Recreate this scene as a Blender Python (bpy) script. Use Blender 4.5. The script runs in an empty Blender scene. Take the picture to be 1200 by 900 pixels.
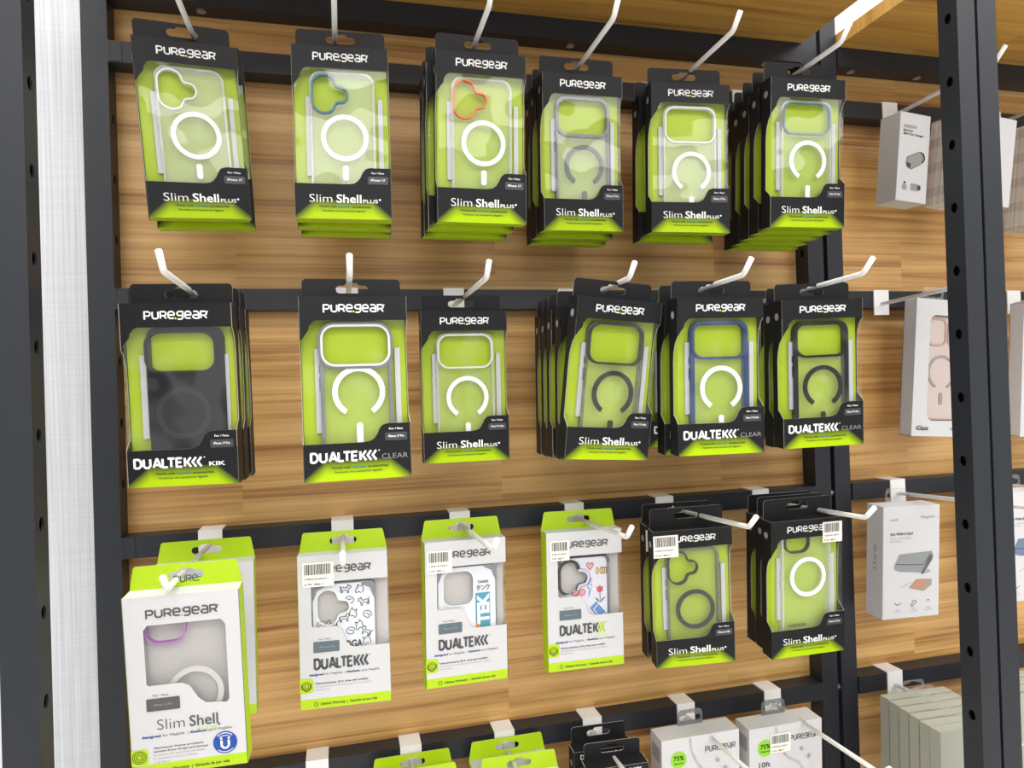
import bpy, bmesh, math, random
from mathutils import Matrix, Vector, Euler
from mathutils.geometry import tessellate_polygon
random.seed(7)
C = bpy.context.scene.collection
PI = math.pi
EYE = 1.5                                   # eye height of the photographer above the floor

# ------------------------------------------------------------------ camera, world, lights, exposure
def make_camera():
    yaw, pitch, roll, f = 0.24271139, 0.00652142, -0.03125033, 809.17
    cy, sy, cp, sp = math.cos(yaw), math.sin(yaw), math.cos(pitch), math.sin(pitch)
    fwd = Vector((sy*cp, cy*cp, sp)); r = Vector((cy, -sy, 0)); u = r.cross(fwd)
    cr, sr = math.cos(roll), math.sin(roll)
    r2 = cr*r + sr*u; u2 = -sr*r + cr*u
    cd = bpy.data.cameras.new('camera'); co = bpy.data.objects.new('camera', cd); C.objects.link(co)
    cd.sensor_width = 36; cd.lens = f/1200*36; cd.clip_start = 0.02
    m = Matrix((r2, u2, -fwd)).transposed().to_4x4(); m.translation = (0, 0, EYE)
    co.matrix_world = m
    bpy.context.scene.camera = co
make_camera()
sc = bpy.context.scene
sc.view_settings.view_transform = 'Standard'; sc.view_settings.look = 'None'
sc.view_settings.gamma = 1; sc.view_settings.use_curve_mapping = False
sc.view_settings.exposure = -0.08
w = bpy.data.worlds.new('store'); sc.world = w; w.use_nodes = True
def store_surroundings():                    # the rest of the shop: pale ceiling, darker floor, patches of fixtures in between
    nt = w.node_tree; bg = nt.nodes['Background']; N = nt.nodes.new; K = nt.links.new
    tc = N('ShaderNodeTexCoord'); sx = N('ShaderNodeSeparateXYZ'); K(tc.outputs['Generated'], sx.inputs[0])
    r = N('ShaderNodeValToRGB'); mr = N('ShaderNodeMapRange'); mr.inputs[1].default_value = -1; K(sx.outputs[2], mr.inputs[0]); K(mr.outputs[0], r.inputs[0])
    e = r.color_ramp.elements; e[0].position = 0.25; e[0].color = (.80, .80, .80, 1); e[1].position = 0.75; e[1].color = (1.0, 1.0, 1.02, 1)
    k = e.new(0.5); k.color = (1.1, 1.1, 1.12, 1)
    n = N('ShaderNodeTexNoise'); n.inputs['Scale'].default_value = 5.5; n.inputs['Detail'].default_value = 1.5; K(tc.outputs['Generated'], n.inputs['Vector'])
    r2 = N('ShaderNodeValToRGB'); K(n.outputs['Fac'], r2.inputs[0]); q = r2.color_ramp.elements
    q[0].position = 0.42; q[0].color = (.05, .07, .12, 1); q[1].position = 0.60; q[1].color = (1.6, 1.6, 1.6, 1)
    z = q.new(0.47); z.color = (.50, .40, .24, 1); z = q.new(0.53); z.color = (1.0, .98, .95, 1)
    mx = N('ShaderNodeMix'); mx.data_type = 'RGBA'; mx.blend_type = 'MULTIPLY'; mx.inputs[0].default_value = 1
    K(r.outputs[0], mx.inputs[6]); K(r2.outputs[0], mx.inputs[7]); K(mx.outputs[2], bg.inputs[0])
    bg.inputs[1].default_value = 0.95
store_surroundings()
def area(name, loc, rot, sx, sy, power, col=(1, 0.985, 0.96)):
    l = bpy.data.lights.new(name, 'AREA'); l.shape = 'RECTANGLE'; l.size = sx; l.size_y = sy
    l.energy = power; l.color = col
    o = bpy.data.objects.new(name, l); C.objects.link(o); o.location = loc; o.rotation_euler = rot
area('ceiling_light_aisle', (0.5, -1.35, 2.88), (0, 0, 0), 4.5, 0.7, 72)
area('ceiling_light_far_aisle', (0.5, -3.6, 2.88), (0, 0, 0), 5.0, 1.6, 120)
area('added_wall_wash', (0.7, 0.3, 2.88), (0, 0, 0), 3.2, 0.25, 44)  # added lamp grazing the wall, brightens the gap strip and post tops

# ------------------------------------------------------------------ materials
def lin(c):
    return tuple(((x/12.92) if x <= 0.04045 else ((x+0.055)/1.055)**2.4) for x in [v/255 for v in c]) + (1,)
_M = {}
def mat(name, rgb, rough=0.5, metal=0.0, spec=0.5, bump=0.0, bscale=90, coat=0.0):
    if name in _M: return _M[name]
    m = bpy.data.materials.new(name); m.use_nodes = True; nt = m.node_tree
    b = nt.nodes['Principled BSDF']
    b.inputs['Base Color'].default_value = lin(rgb); b.inputs['Roughness'].default_value = rough
    b.inputs['Metallic'].default_value = metal; b.inputs['Specular IOR Level'].default_value = spec
    b.inputs['Coat Weight'].default_value = coat
    tc = nt.nodes.new('ShaderNodeTexCoord'); n = nt.nodes.new('ShaderNodeTexNoise'); n.inputs['Scale'].default_value = bscale
    nt.links.new(tc.outputs['Object'], n.inputs['Vector'])
    if bump > 0:
        bp = nt.nodes.new('ShaderNodeBump'); bp.inputs['Strength'].default_value = bump; bp.inputs['Distance'].default_value = 0.0005
        nt.links.new(n.outputs['Fac'], bp.inputs['Height']); nt.links.new(bp.outputs['Normal'], b.inputs['Normal'])
    else:
        mr = nt.nodes.new('ShaderNodeMapRange'); mr.inputs[3].default_value = max(0.02, rough-0.03); mr.inputs[4].default_value = min(1, rough+0.03)
        nt.links.new(n.outputs['Fac'], mr.inputs[0]); nt.links.new(mr.outputs[0], b.inputs['Roughness'])
    _M[name] = m
    return m
def math_node(nt, op, a, b=None, clamp=False):
    n = nt.nodes.new('ShaderNodeMath'); n.operation = op; n.use_clamp = clamp
    for i, v in enumerate((a, b)):
        if v is None: continue
        if isinstance(v, (int, float)): n.inputs[i].default_value = v
        else: nt.links.new(v, n.inputs[i])
    return n.outputs[0]
def clear(name, haze, haze_rgb=(235, 238, 235), rough=0.06, bump=0.4, bscale=30, refl=1.0, tint=(255, 255, 255), dist=.002):
    """clear film / plastic: see-through with a fresnel reflection and a little haze"""
    if name in _M: return _M[name]
    m = bpy.data.materials.new(name); m.use_nodes = True; nt = m.node_tree; nt.nodes.clear()
    out = nt.nodes.new('ShaderNodeOutputMaterial')
    tr = nt.nodes.new('ShaderNodeBsdfTransparent'); tr.inputs[0].default_value = lin(tint)
    df = nt.nodes.new('ShaderNodeBsdfDiffuse'); df.inputs[0].default_value = lin(haze_rgb)
    gl = nt.nodes.new('ShaderNodeBsdfGlossy'); gl.inputs['Roughness'].default_value = rough
    fr = nt.nodes.new('ShaderNodeFresnel'); ge = nt.nodes.new('ShaderNodeNewGeometry')
    nt.links.new(math_node(nt, 'SUBTRACT', 1.5, math_node(nt, 'MULTIPLY', ge.outputs['Backfacing'], 1.5-1/1.5)), fr.inputs['IOR'])   # a sheet reflects alike on both faces
    tc = nt.nodes.new('ShaderNodeTexCoord'); n = nt.nodes.new('ShaderNodeTexNoise'); n.inputs['Scale'].default_value = bscale
    n.inputs['Detail'].default_value = 1.0
    oi = nt.nodes.new('ShaderNodeObjectInfo'); va = nt.nodes.new('ShaderNodeVectorMath'); va.operation = 'ADD'
    nt.links.new(tc.outputs['Object'], va.inputs[0]); nt.links.new(oi.outputs['Random'], va.inputs[1])
    nt.links.new(va.outputs[0], n.inputs['Vector'])
    bp = nt.nodes.new('ShaderNodeBump'); bp.inputs['Strength'].default_value = bump; bp.inputs['Distance'].default_value = dist
    nt.links.new(n.outputs['Fac'], bp.inputs['Height'])
    nt.links.new(bp.outputs['Normal'], gl.inputs['Normal']); nt.links.new(bp.outputs['Normal'], fr.inputs['Normal'])
    m1 = nt.nodes.new('ShaderNodeMixShader'); m1.inputs[0].default_value = haze
    nt.links.new(tr.outputs[0], m1.inputs[1]); nt.links.new(df.outputs[0], m1.inputs[2])
    m2 = nt.nodes.new('ShaderNodeMixShader')
    nt.links.new(math_node(nt, 'MULTIPLY', fr.outputs[0], refl, True), m2.inputs[0])
    nt.links.new(m1.outputs[0], m2.inputs[1]); nt.links.new(gl.outputs[0], m2.inputs[2])
    nt.links.new(m2.outputs[0], out.inputs[0]); _M[name] = m
    return m
def carton_print():
    """front of the black cartons: printed lime fade rising from the bottom edge, cut back at both corners"""
    if 'carton_print' in _M: return _M['carton_print']
    m = bpy.data.materials.new('carton_print'); m.use_nodes = True; nt = m.node_tree; b = nt.nodes['Principled BSDF']
    uv = nt.nodes.new('ShaderNodeUVMap'); sx = nt.nodes.new('ShaderNodeSeparateXYZ'); nt.links.new(uv.outputs[0], sx.inputs[0])
    d = math_node(nt, 'ABSOLUTE', math_node(nt, 'SUBTRACT', math_node(nt, 'MULTIPLY', sx.outputs[0], 2), 1))
    e = math_node(nt, 'MULTIPLY', math_node(nt, 'DIVIDE', math_node(nt, 'SUBTRACT', 1.02, d), 0.42, True), 0.103)
    f = math_node(nt, 'DIVIDE', math_node(nt, 'SUBTRACT', math_node(nt, 'ADD', e, 0.012), sx.outputs[1]), 0.085, True)
    f = math_node(nt, 'SMOOTH_MIN', f, 1.0)
    mx = nt.nodes.new('ShaderNodeMix'); mx.data_type = 'RGBA'
    b.inputs['Specular IOR Level'].default_value = 0.18; mx.inputs[6].default_value = lin((30, 30, 32)); mx.inputs[7].default_value = lin((180, 214, 0))
    nt.links.new(f, mx.inputs[0]); nt.links.new(mx.outputs[2], b.inputs['Base Color'])
    b.inputs['Roughness'].default_value = 0.42
    _M['carton_print'] = m
    return m
def wood(name, plane, light, mid, dark, rough=0.45):
    m = bpy.data.materials.new(name); m.use_nodes = True; nt = m.node_tree; b = nt.nodes['Principled BSDF']
    tc = nt.nodes.new('ShaderNodeTexCoord'); sx = nt.nodes.new('ShaderNodeSeparateXYZ'); nt.links.new(tc.outputs['Object'], sx.inputs[0])
    cx = nt.nodes.new('ShaderNodeCombineXYZ')
    nt.links.new(sx.outputs[0], cx.inputs[0]); nt.links.new(sx.outputs[2 if plane == 'xz' else 1], cx.inputs[1])
    br = nt.nodes.new('ShaderNodeTexBrick'); nt.links.new(cx.outputs[0], br.inputs['Vector'])
    br.inputs['Color1'].default_value = (0, 0, 0, 1); br.inputs['Color2'].default_value = (1, 1, 1, 1); br.inputs['Mortar'].default_value = (0.5, 0.5, 0.5, 1)
    br.inputs['Scale'].default_value = 1; br.inputs['Mortar Size'].default_value = 0.0; br.inputs['Brick Width'].default_value = 0.31; br.inputs['Row Height'].default_value = 0.068
    br.offset = 0.37
    mp = nt.nodes.new('ShaderNodeMapping'); mp.inputs['Scale'].default_value = (1.7, 58, 1); nt.links.new(cx.outputs[0], mp.inputs[0])
    n1 = nt.nodes.new('ShaderNodeTexNoise'); n1.inputs['Scale'].default_value = 1.0; n1.inputs['Detail'].default_value = 5; n1.inputs['Distortion'].default_value = 0.6
    ad = nt.nodes.new('ShaderNodeVectorMath'); ad.operation = 'ADD'; nt.links.new(mp.outputs[0], ad.inputs[0])
    sc3 = nt.nodes.new('ShaderNodeVectorMath'); sc3.operation = 'SCALE'; sc3.inputs['Scale'].default_value = 7; nt.links.new(br.outputs['Color'], sc3.inputs[0])
    nt.links.new(sc3.outputs[0], ad.inputs[1]); nt.links.new(ad.outputs[0], n1.inputs['Vector'])
    mp2 = nt.nodes.new('ShaderNodeMapping'); mp2.inputs['Scale'].default_value = (4, 300, 1); nt.links.new(cx.outputs[0], mp2.inputs[0])
    n2 = nt.nodes.new('ShaderNodeTexNoise'); n2.inputs['Scale'].default_value = 1.0; n2.inputs['Detail'].default_value = 3; nt.links.new(mp2.outputs[0], n2.inputs['Vector'])
    v = math_node(nt, 'ADD', math_node(nt, 'MULTIPLY', n1.outputs['Fac'], 0.86), math_node(nt, 'MULTIPLY', n2.outputs['Fac'], 0.37))
    sb = nt.nodes.new('ShaderNodeSeparateColor'); nt.links.new(br.outputs['Color'], sb.inputs[0])
    v = math_node(nt, 'ADD', v, math_node(nt, 'MULTIPLY', math_node(nt, 'SUBTRACT', sb.outputs[0], 0.5), 0.035))
    cr = nt.nodes.new('ShaderNodeValToRGB'); nt.links.new(v, cr.inputs[0])
    e = cr.color_ramp.elements; e[0].position = 0.40; e[0].color = lin(dark); e[1].position = 0.82; e[1].color = lin(light)
    k = e.new(0.60); k.color = lin(mid)
    nt.links.new(cr.outputs[0], b.inputs['Base Color']); b.inputs['Roughness'].default_value = rough
    return m
def wallpaper():
    m = bpy.data.materials.new('woven_wallpaper'); m.use_nodes = True; nt = m.node_tree; b = nt.nodes['Principled BSDF']
    tc = nt.nodes.new('ShaderNodeTexCoord')
    def layer(s):
        mp = nt.nodes.new('ShaderNodeMapping'); mp.inputs['Scale'].default_value = s; nt.links.new(tc.outputs['Object'], mp.inputs[0])
        n = nt.nodes.new('ShaderNodeTexNoise'); n.inputs['Scale'].default_value = 1; n.inputs['Detail'].default_value = 3; nt.links.new(mp.outputs[0], n.inputs['Vector'])
        return n.outputs['Fac']
    v = math_node(nt, 'ADD', math_node(nt, 'MULTIPLY', layer((420, 420, 5)), 0.8), math_node(nt, 'MULTIPLY', layer((14, 14, 500)), 0.2))
    cr = nt.nodes.new('ShaderNodeValToRGB'); nt.links.new(v, cr.inputs[0])
    cr.color_ramp.elements[0].position = 0.3; cr.color_ramp.elements[0].color = lin((188, 192, 198))
    cr.color_ramp.elements[1].position = 0.62; cr.color_ramp.elements[1].color = lin((218, 221, 226))
    nt.links.new(cr.outputs[0], b.inputs['Base Color']); b.inputs['Roughness'].default_value = 0.8
    return m
def striped_print():
    m = bpy.data.materials.new('striped_carton'); m.use_nodes = True; nt = m.node_tree; b = nt.nodes['Principled BSDF']
    tc = nt.nodes.new('ShaderNodeTexCoord'); sx = nt.nodes.new('ShaderNodeSeparateXYZ'); nt.links.new(tc.outputs['Object'], sx.inputs[0])
    s = math_node(nt, 'GREATER_THAN', math_node(nt, 'FRACT', math_node(nt, 'MULTIPLY', sx.outputs[2], 29)), 0.62)
    mp = nt.nodes.new('ShaderNodeMapping'); mp.inputs['Scale'].default_value = (300, 300, 3); nt.links.new(tc.outputs['Object'], mp.inputs[0])
    n = nt.nodes.new('ShaderNodeTexNoise'); n.inputs['Scale'].default_value = 1; nt.links.new(mp.outputs[0], n.inputs['Vector'])
    v = math_node(nt, 'SUBTRACT', math_node(nt, 'ADD', math_node(nt, 'MULTIPLY', n.outputs['Fac'], 0.6), 0.45), math_node(nt, 'MULTIPLY', s, 0.13))
    cr = nt.nodes.new('ShaderNodeValToRGB'); nt.links.new(v, cr.inputs[0])
    cr.color_ramp.elements[0].position = 0.3; cr.color_ramp.elements[0].color = lin((128, 122, 118))
    cr.color_ramp.elements[1].position = 0.85; cr.color_ramp.elements[1].color = lin((226, 220, 214))
    nt.links.new(cr.outputs[0], b.inputs['Base Color']); b.inputs['Roughness'].default_value = 0.5
    return m

BLACK = mat('black_carton', (30, 30, 32), 0.48, spec=0.18)
EDGE = mat('carton_cut_edge', (176, 170, 160), 0.6)
LIME = mat('lime_print', (176, 210, 0), 0.45)
CARD = mat('lime_insert', (168, 193, 0), 0.55)
PILLAR = mat('grey_insert_fold', (196, 196, 199), 0.5)
WHITE = mat('white_carton', (207, 207, 209), 0.5, spec=0.3)
INNER = mat('white_insert', (194, 190, 187), 0.6)
INK_W = mat('white_ink', (245, 245, 245), 0.5)
INK_G = mat('grey_ink', (84, 85, 88), 0.5)
INK_LG = mat('pale_grey_ink', (160, 160, 163), 0.5)
INK_D = mat('dark_ink', (40, 42, 44), 0.5)
INK_Y = mat('yellow_ink', (226, 220, 30), 0.5)
INK_B = mat('blue_ink', (34, 60, 140), 0.5)
INK_T = mat('teal_ink', (24, 120, 130), 0.5)
INK_DG = mat('dark_green_ink', (44, 62, 8), 0.5)
CHIP = mat('model_sticker_black', (62, 62, 66), 0.35)
CHIP_B = mat('model_sticker_slate', (92, 108, 116), 0.4)
STICK = mat('price_sticker_paper', (240, 236, 228), 0.5)
METAL = mat('charcoal_powder_coat', (38, 41, 47), 0.42, 0.0, 0.35, 0.12, 1500)
POST_SHADE = mat('painted_post_shade', (8, 8, 9), 0.7)  # near-black paint standing in for shade inside the uprights
HOOKW = mat('white_coated_steel', (248, 248, 248), 0.45)
STEEL = mat('bare_steel', (190, 190, 192), 0.3, 1.0)
FILM = clear('window_film', 0.01, rough=0.04, bump=0.8, bscale=14, refl=1.1, dist=.006)
CASE = clear('clear_case', 0.09, rough=0.10, bump=0.15, bscale=14, refl=0.3)
CASE_S = clear('smoke_case', 0.10, (150, 150, 146), rough=0.10, bump=0.15, bscale=14, refl=0.3)
CASE_M = clear('milky_sheen_case', 0.25, rough=0.12, bump=0.15, bscale=14, refl=0.4)  # milky plastic, with film reflection painted in as extra haze
HANGP = clear('clear_hang_tab', 0.10, (210, 212, 214), rough=0.12, bump=0.1, refl=0.6)
HANGG = clear('grey_hang_tab', 0.55, (120, 122, 126), rough=0.15, bump=0.1, refl=0.4)
WOOD = wood('oak_panel', 'xz', (229, 187, 124), (206, 159, 95), (150, 102, 52))
WOOD_S = wood('oak_shelf', 'xy', (212, 168, 88), (194, 147, 68), (152, 106, 44))
STRIPE = striped_print()
SAGE = mat('sage_grey_carton', (166, 168, 156), 0.5)

# ------------------------------------------------------------------ mesh building
_TXT = {}
def glyphs(s, bold=0.0):
    k = (s, bold)
    if k not in _TXT:
        cu = bpy.data.curves.new('t', 'FONT'); cu.body = s; cu.size = 1; cu.offset = bold; cu.resolution_u = 3
        o = bpy.data.objects.new('t', cu); C.objects.link(o)
        me = bpy.data.meshes.new_from_object(o.evaluated_get(bpy.context.evaluated_depsgraph_get()))
        vs = [(v.co.x, v.co.y) for v in me.vertices]; fs = [tuple(p.vertices) for p in me.polygons]
        bpy.data.objects.remove(o); bpy.data.curves.remove(cu); bpy.data.meshes.remove(me)
        xs = [v[0] for v in vs] or [0, 1]
        _TXT[k] = (vs, fs, min(xs), max(xs))
    return _TXT[k]
CAP = 0.70
class MB:
    """collects shapes; the plane is x (right) by z (up), y is depth (positive = away from the shopper)"""
    def __init__(self): self.v = []; self.f = []; self.m = []; self.mats = []; self.tf = None
    def mi(self, m):
        if m not in self.mats: self.mats.append(m)
        return self.mats.index(m)
    def add(self, vs, fs, m):
        b = len(self.v); i = self.mi(m)
        for p in vs: self.v.append(self.tf(p) if self.tf else tuple(p))
        for f in fs: self.f.append([b+k for k in f]); self.m.append(i)
    def box(self, x0, x1, y0, y1, z0, z1, m):
        self.add([(x, y, z) for x in (x0, x1) for y in (y0, y1) for z in (z0, z1)],
                 [(0, 1, 3, 2), (4, 6, 7, 5), (0, 4, 5, 1), (2, 3, 7, 6), (0, 2, 6, 4), (1, 5, 7, 3)], m)
    def plate(self, loops, y0, y1, m, ms=None, mb=None, fn=None):
        """polygon with holes in x,z between depths y0 (front) and y1; fn(u, w, v) places it in another plane"""
        fn = fn or (lambda u, w, v: (u, w, v))
        pts = [p for l in loops for p in l]
        tri = tessellate_polygon([[Vector((p[0], p[1], 0)) for p in l] for l in loops])
        n = len(pts)
        self.add([fn(p[0], y0, p[1]) for p in pts], [tuple(t) for t in tri], m)
        if y1 is None: return
        self.add([fn(p[0], y1, p[1]) for p in pts], [tuple(t)[::-1] for t in tri], mb or m)
        vs = [fn(p[0], y0, p[1]) for p in pts] + [fn(p[0], y1, p[1]) for p in pts]; fs = []; o = 0
        for l in loops:
            k = len(l)
            for i in range(k): a, b = o+i, o+(i+1) % k; fs.append((a, b, b+n, a+n))
            o += k
        self.add(vs, fs, ms or m)
    def stroke(self, pts, wd, y, m, closed=False, y1=None):
        P = list(pts) + ([pts[0]] if closed else [])
        h = wd/2
        for (a, b) in zip(P[:-1], P[1:]):
            dx, dz = b[0]-a[0], b[1]-a[1]; l = math.hypot(dx, dz)
            if l < 1e-9: continue
            nx, nz = -dz/l*h, dx/l*h
            q = [(a[0]+nx, a[1]+nz), (b[0]+nx, b[1]+nz), (b[0]-nx, b[1]-nz), (a[0]-nx, a[1]-nz)]
            self.plate([q], y, y1, m)
        js = P[1:-1] if not closed else P[:-1]
        for p in js:
            self.plate([[(p[0]+h*math.cos(t*PI/4), p[1]+h*math.sin(t*PI/4)) for t in range(8)]], y, y1, m)
    def band(self, outer, inner, y0, y1, m):                       # closed rim between two outlines
        self.plate([outer, inner], y0, y1, m)
    def tube(self, path, r, m, seg=10):
        path = [Vector(p) for p in path]; rings = []
        for i, p in enumerate(path):
            d = (path[min(i+1, len(path)-1)] - path[max(i-1, 0)]).normalized()
            a = d.cross(Vector((1, 0.03, 0.02))).normalized(); b = d.cross(a)
            rings.append([p + r*(math.cos(2*PI*k/seg)*a + math.sin(2*PI*k/seg)*b) for k in range(seg)])
        vs = [v for R in rings for v in R]; fs = []
        for i in range(len(path)-1):
            for k in range(seg): fs.append((i*seg+k, i*seg+(k+1) % seg, (i+1)*seg+(k+1) % seg, (i+1)*seg+k))
        fs.append(tuple(range(seg))[::-1]); fs.append(tuple((len(path)-1)*seg+k for k in range(seg)))
        self.add(vs, fs, m)
    def text(self, s, x, z, h, m, y, width=None, bold=0.0, align='l', rot=0.0, shear=0.0):
        vs, fs, a, b = glyphs(s, bold)
        sy = h/CAP; sx = sy if width is None else width/max(b-a, 1e-6)
        tw = (b-a)*sx; ox = {'l': 0, 'c': -tw/2, 'r': -tw}[align]
        cr, sr = math.cos(rot), math.sin(rot); out = []
        for v in vs:
            px = (v[0]-a)*sx + ox + shear*v[1]*sy; pz = v[1]*sy
            out.append((x + px*cr - pz*sr, y, z + px*sr + pz*cr))
        self.add(out, fs, m)
        return tw
    def build(self, name, parent=None, uv=None, smooth=False):
        me = bpy.data.meshes.new(name); me.from_pydata(self.v, [], self.f); 
        for m in self.mats: me.materials.append(m)
        me.polygons.foreach_set('material_index', self.m)
        bm = bmesh.new(); bm.from_mesh(me); bmesh.ops.recalc_face_normals(bm, faces=bm.faces[:]); bm.to_mesh(me); bm.free()
        if uv:
            l = me.uv_layers.new(name='UVMap')
            for lp in me.loops:
                c = me.vertices[lp.vertex_index].co; l.data[lp.index].uv = (c.x/uv[0]+0.5, c.z/uv[1]+0.5)
        if smooth: me.polygons.foreach_set('use_smooth', [True]*len(me.polygons))
        me.update()
        o = bpy.data.objects.new(name, me); C.objects.link(o); o.parent = parent
        return o
def rr(x0, x1, z0, z1, r, n=6, corners=(1, 1, 1, 1)):               # rounded rectangle, corners BL BR TR TL
    out = []
    for (cx, cz, a0, on) in ((x0+r, z0+r, PI, corners[0]), (x1-r, z0+r, 1.5*PI, corners[1]), (x1-r, z1-r, 0, corners[2]), (x0+r, z1-r, 0.5*PI, corners[3])):
        if on: out += [(cx+r*math.cos(a0+k*PI/2/n), cz+r*math.sin(a0+k*PI/2/n)) for k in range(n+1)]
        else: out.append((cx+r*(math.cos(a0)+math.cos(a0+PI/2)), cz+r*(math.sin(a0)+math.sin(a0+PI/2))))
    return out
def circ(cx, cz, r, n=32, a0=0.0, a1=2*PI):
    return [(cx+r*math.cos(a0+(a1-a0)*k/n), cz+r*math.sin(a0+(a1-a0)*k/n)) for k in range(n if a1-a0 > 6.28 else n+1)]
def smooth(pts, n=6, closed=True):                                  # Catmull-Rom
    out = []; k = len(pts)
    for i in range(k if closed else k-1):
        g = lambda j: pts[j % k] if closed else pts[max(0, min(k-1, j))]
        p0, p1, p2, p3 = g(i-1), g(i), g(i+1), g(i+2)
        for s in range(n):
            t = s/n
            out.append(tuple(0.5*((2*p1[c]) + (-p0[c]+p2[c])*t + (2*p0[c]-5*p1[c]+4*p2[c]-p3[c])*t*t + (-p0[c]+3*p1[c]-3*p2[c]+p3[c])*t**3) for c in (0, 1)))
    if not closed: out.append(pts[-1])
    return out
def offset(pts, d):                                                 # grow a counter-clockwise outline
    out = []; k = len(pts)
    for i in range(k):
        a, b, c = pts[i-1], pts[i], pts[(i+1) % k]
        n1 = (b[1]-a[1], a[0]-b[0]); n2 = (c[1]-b[1], b[0]-c[0])
        l1 = math.hypot(*n1) or 1; l2 = math.hypot(*n2) or 1
        nx, nz = n1[0]/l1+n2[0]/l2, n1[1]/l1+n2[1]/l2; l = math.hypot(nx, nz) or 1
        out.append((b[0]+nx/l*d, b[1]+nz/l*d))
    return out
def thing(name, label, cat, loc=(0, 0, 0), rot=(0, 0, 0), group=None):
    o = bpy.data.objects.new(name, None); C.objects.link(o); o.empty_display_size = 0.02
    o.location = (loc[0], loc[1], loc[2]+EYE); o.rotation_euler = Euler(rot, 'YXZ')
    o['label'] = label; o['category'] = cat
    if group: o['group'] = group
    return o
def pose(o, X, Y, Z, yaw=0, pitch=0, roll=0):
    d = math.radians
    R = Matrix.Rotation(d(yaw), 3, 'Z') @ Matrix.Rotation(d(pitch), 3, 'X') @ Matrix.Rotation(d(roll), 3, 'Y')
    o.rotation_mode = 'XYZ'; o.rotation_euler = R.to_euler('XYZ'); o.location = (X, Y, Z+EYE)
def dup(root, label):
    r = root.copy(); C.objects.link(r); r['label'] = label
    for ch in root.children:
        c = ch.copy(); C.objects.link(c); c.parent = r
        for g in ch.children:
            q = g.copy(); C.objects.link(q); q.parent = c
    return r

# ------------------------------------------------------------------ lettering made of strokes
def logo(mb, x0, x1, zb, h, m, y, dot=None, reg=True, upto=8, first=0):
    e = [(.72, .02), (.2, .02), (0, .22), (0, .8), (.2, 1), (.55, 1), (.75, .8), (.75, .5), (.05, .5)]
    L = {'P': [[(0, -.12), (0, 1), (.55, 1), (.75, .82), (.75, .58), (.55, .4), (.1, .4)]],
         'U': [[(0, 1), (0, .2), (.2, 0), (.55, 0), (.75, .2), (.75, 1)]],
         'R': [[(0, 0), (0, 1), (.55, 1), (.75, .82), (.75, .6), (.55, .42), (.1, .42)], [(.42, .42), (.76, 0)]],
         'E': [e], 'G': [[(.75, .42), (.2, .42), (0, .6), (0, .82), (.2, 1), (.75, 1), (.75, .1), (.55, -.1), (.05, -.1)]],
         'A': [[(.08, 1), (.55, 1), (.75, .8), (.75, 0), (.2, 0), (0, .18), (0, .34), (.2, .5), (.75, .5)]]}
    seq = ['P', 'U', 'R', 'E', '.', 'G', 'E', 'A', 'R']; adv = {'.': .12}
    tot = sum(adv.get(c, 1.03) for c in seq) - .28
    s = (x1-x0)/tot; x = x0
    for i, c in enumerate(seq):
        if c == '.':
            mb.plate([[(x-.04*s+a*s, zb+b*h) for a, b in ((-.17, -.12), (.05, -.12), (.05, .14), (-.17, .14))]], y, None, dot or m)
        elif first <= i <= upto:
            for st in L[c]: mb.stroke([(x+a*s, zb+b*h) for a, b in st], .205*s, y, m)
        x += adv.get(c, 1.03)*s
    if reg: mb.plate([circ(x1+.12*s, zb+h*.95, .1*s, 8)], y, None, m)
def dualtek(mb, x0, x1, zb, h, m, y, mchev=None, sw=.26):
    L = [[[(0, 0), (0, 1), (.45, 1), (.7, .75), (.7, .25), (.45, 0), (0, 0)]], [[(0, 1), (0, .22), (.2, 0), (.5, 0), (.7, .22), (.7, 1)]],
         [[(0, 0), (.36, 1), (.44, 1), (.8, 0)], [(.16, .3), (.64, .3)]], [[(0, 1), (0, 0), (.55, 0)]], [[(0, 1), (.75, 1)], [(.375, 1), (.375, 0)]],
         [[(.6, 1), (0, 1), (0, 0), (.6, 0)], [(0, .52), (.52, .52)]], [[(0, 0), (0, 1)]]]
    ad = [1.0, 1.04, 1.0, .56, .96, .92, .16]; tot = sum(ad) + 1.95; s = (x1-x0)/tot; x = x0
    for st, a in zip(L, ad):
        for q in st: mb.stroke([(x+u*s, zb+v*h) for u, v in q], sw*s, y, m)
        x += a*s
    for k in range(3):
        mb.stroke([(x+(.5+.58*k)*s, zb+1.06*h), (x+(.08+.58*k)*s, zb+.5*h), (x+(.5+.58*k)*s, zb-.06*h)], sw*s, y, (mchev or m) if k else m)
    mb.plate([circ(x1+.05*s, zb+h*1.02, .08*s, 8)], y, None, m)

# ------------------------------------------------------------------ phone cases shown in the packages
def plus_outline(x, zt, wd=.0215, ht=.0365, bump=.0112, bh=.0140):
    r = wd/2; zc = zt-ht/2 - .0005; P = []
    P += [(x+r+r*math.cos(a), zt-r+r*math.sin(a)) for a in [PI/2+i*PI/8 for i in range(0, 5)]]
    P += [(x+r+r*math.cos(a), zt-ht+r+r*math.sin(a)) for a in [PI+i*PI/8 for i in range(0, 7)]]
    P += [(x+wd*.985, zc-bh*.62), (x+wd+.0025, zc-bh*.5)]
    rb = bh/2; cx = x+wd+bump-rb
    P += [(cx+rb*math.cos(a), zc+rb*math.sin(a)) for a in [-PI/2+i*PI/6 for i in range(1, 6)]]
    P += [(x+wd+.0025, zc+bh*.5), (x+wd*.985, zc+bh*.62)]
    P += [(x+r+r*math.cos(a), zt-r+r*math.sin(a)) for a in [PI/4*.85+i*PI/8 for i in range(0, 2)]]
    return smooth(P, 3)
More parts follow.
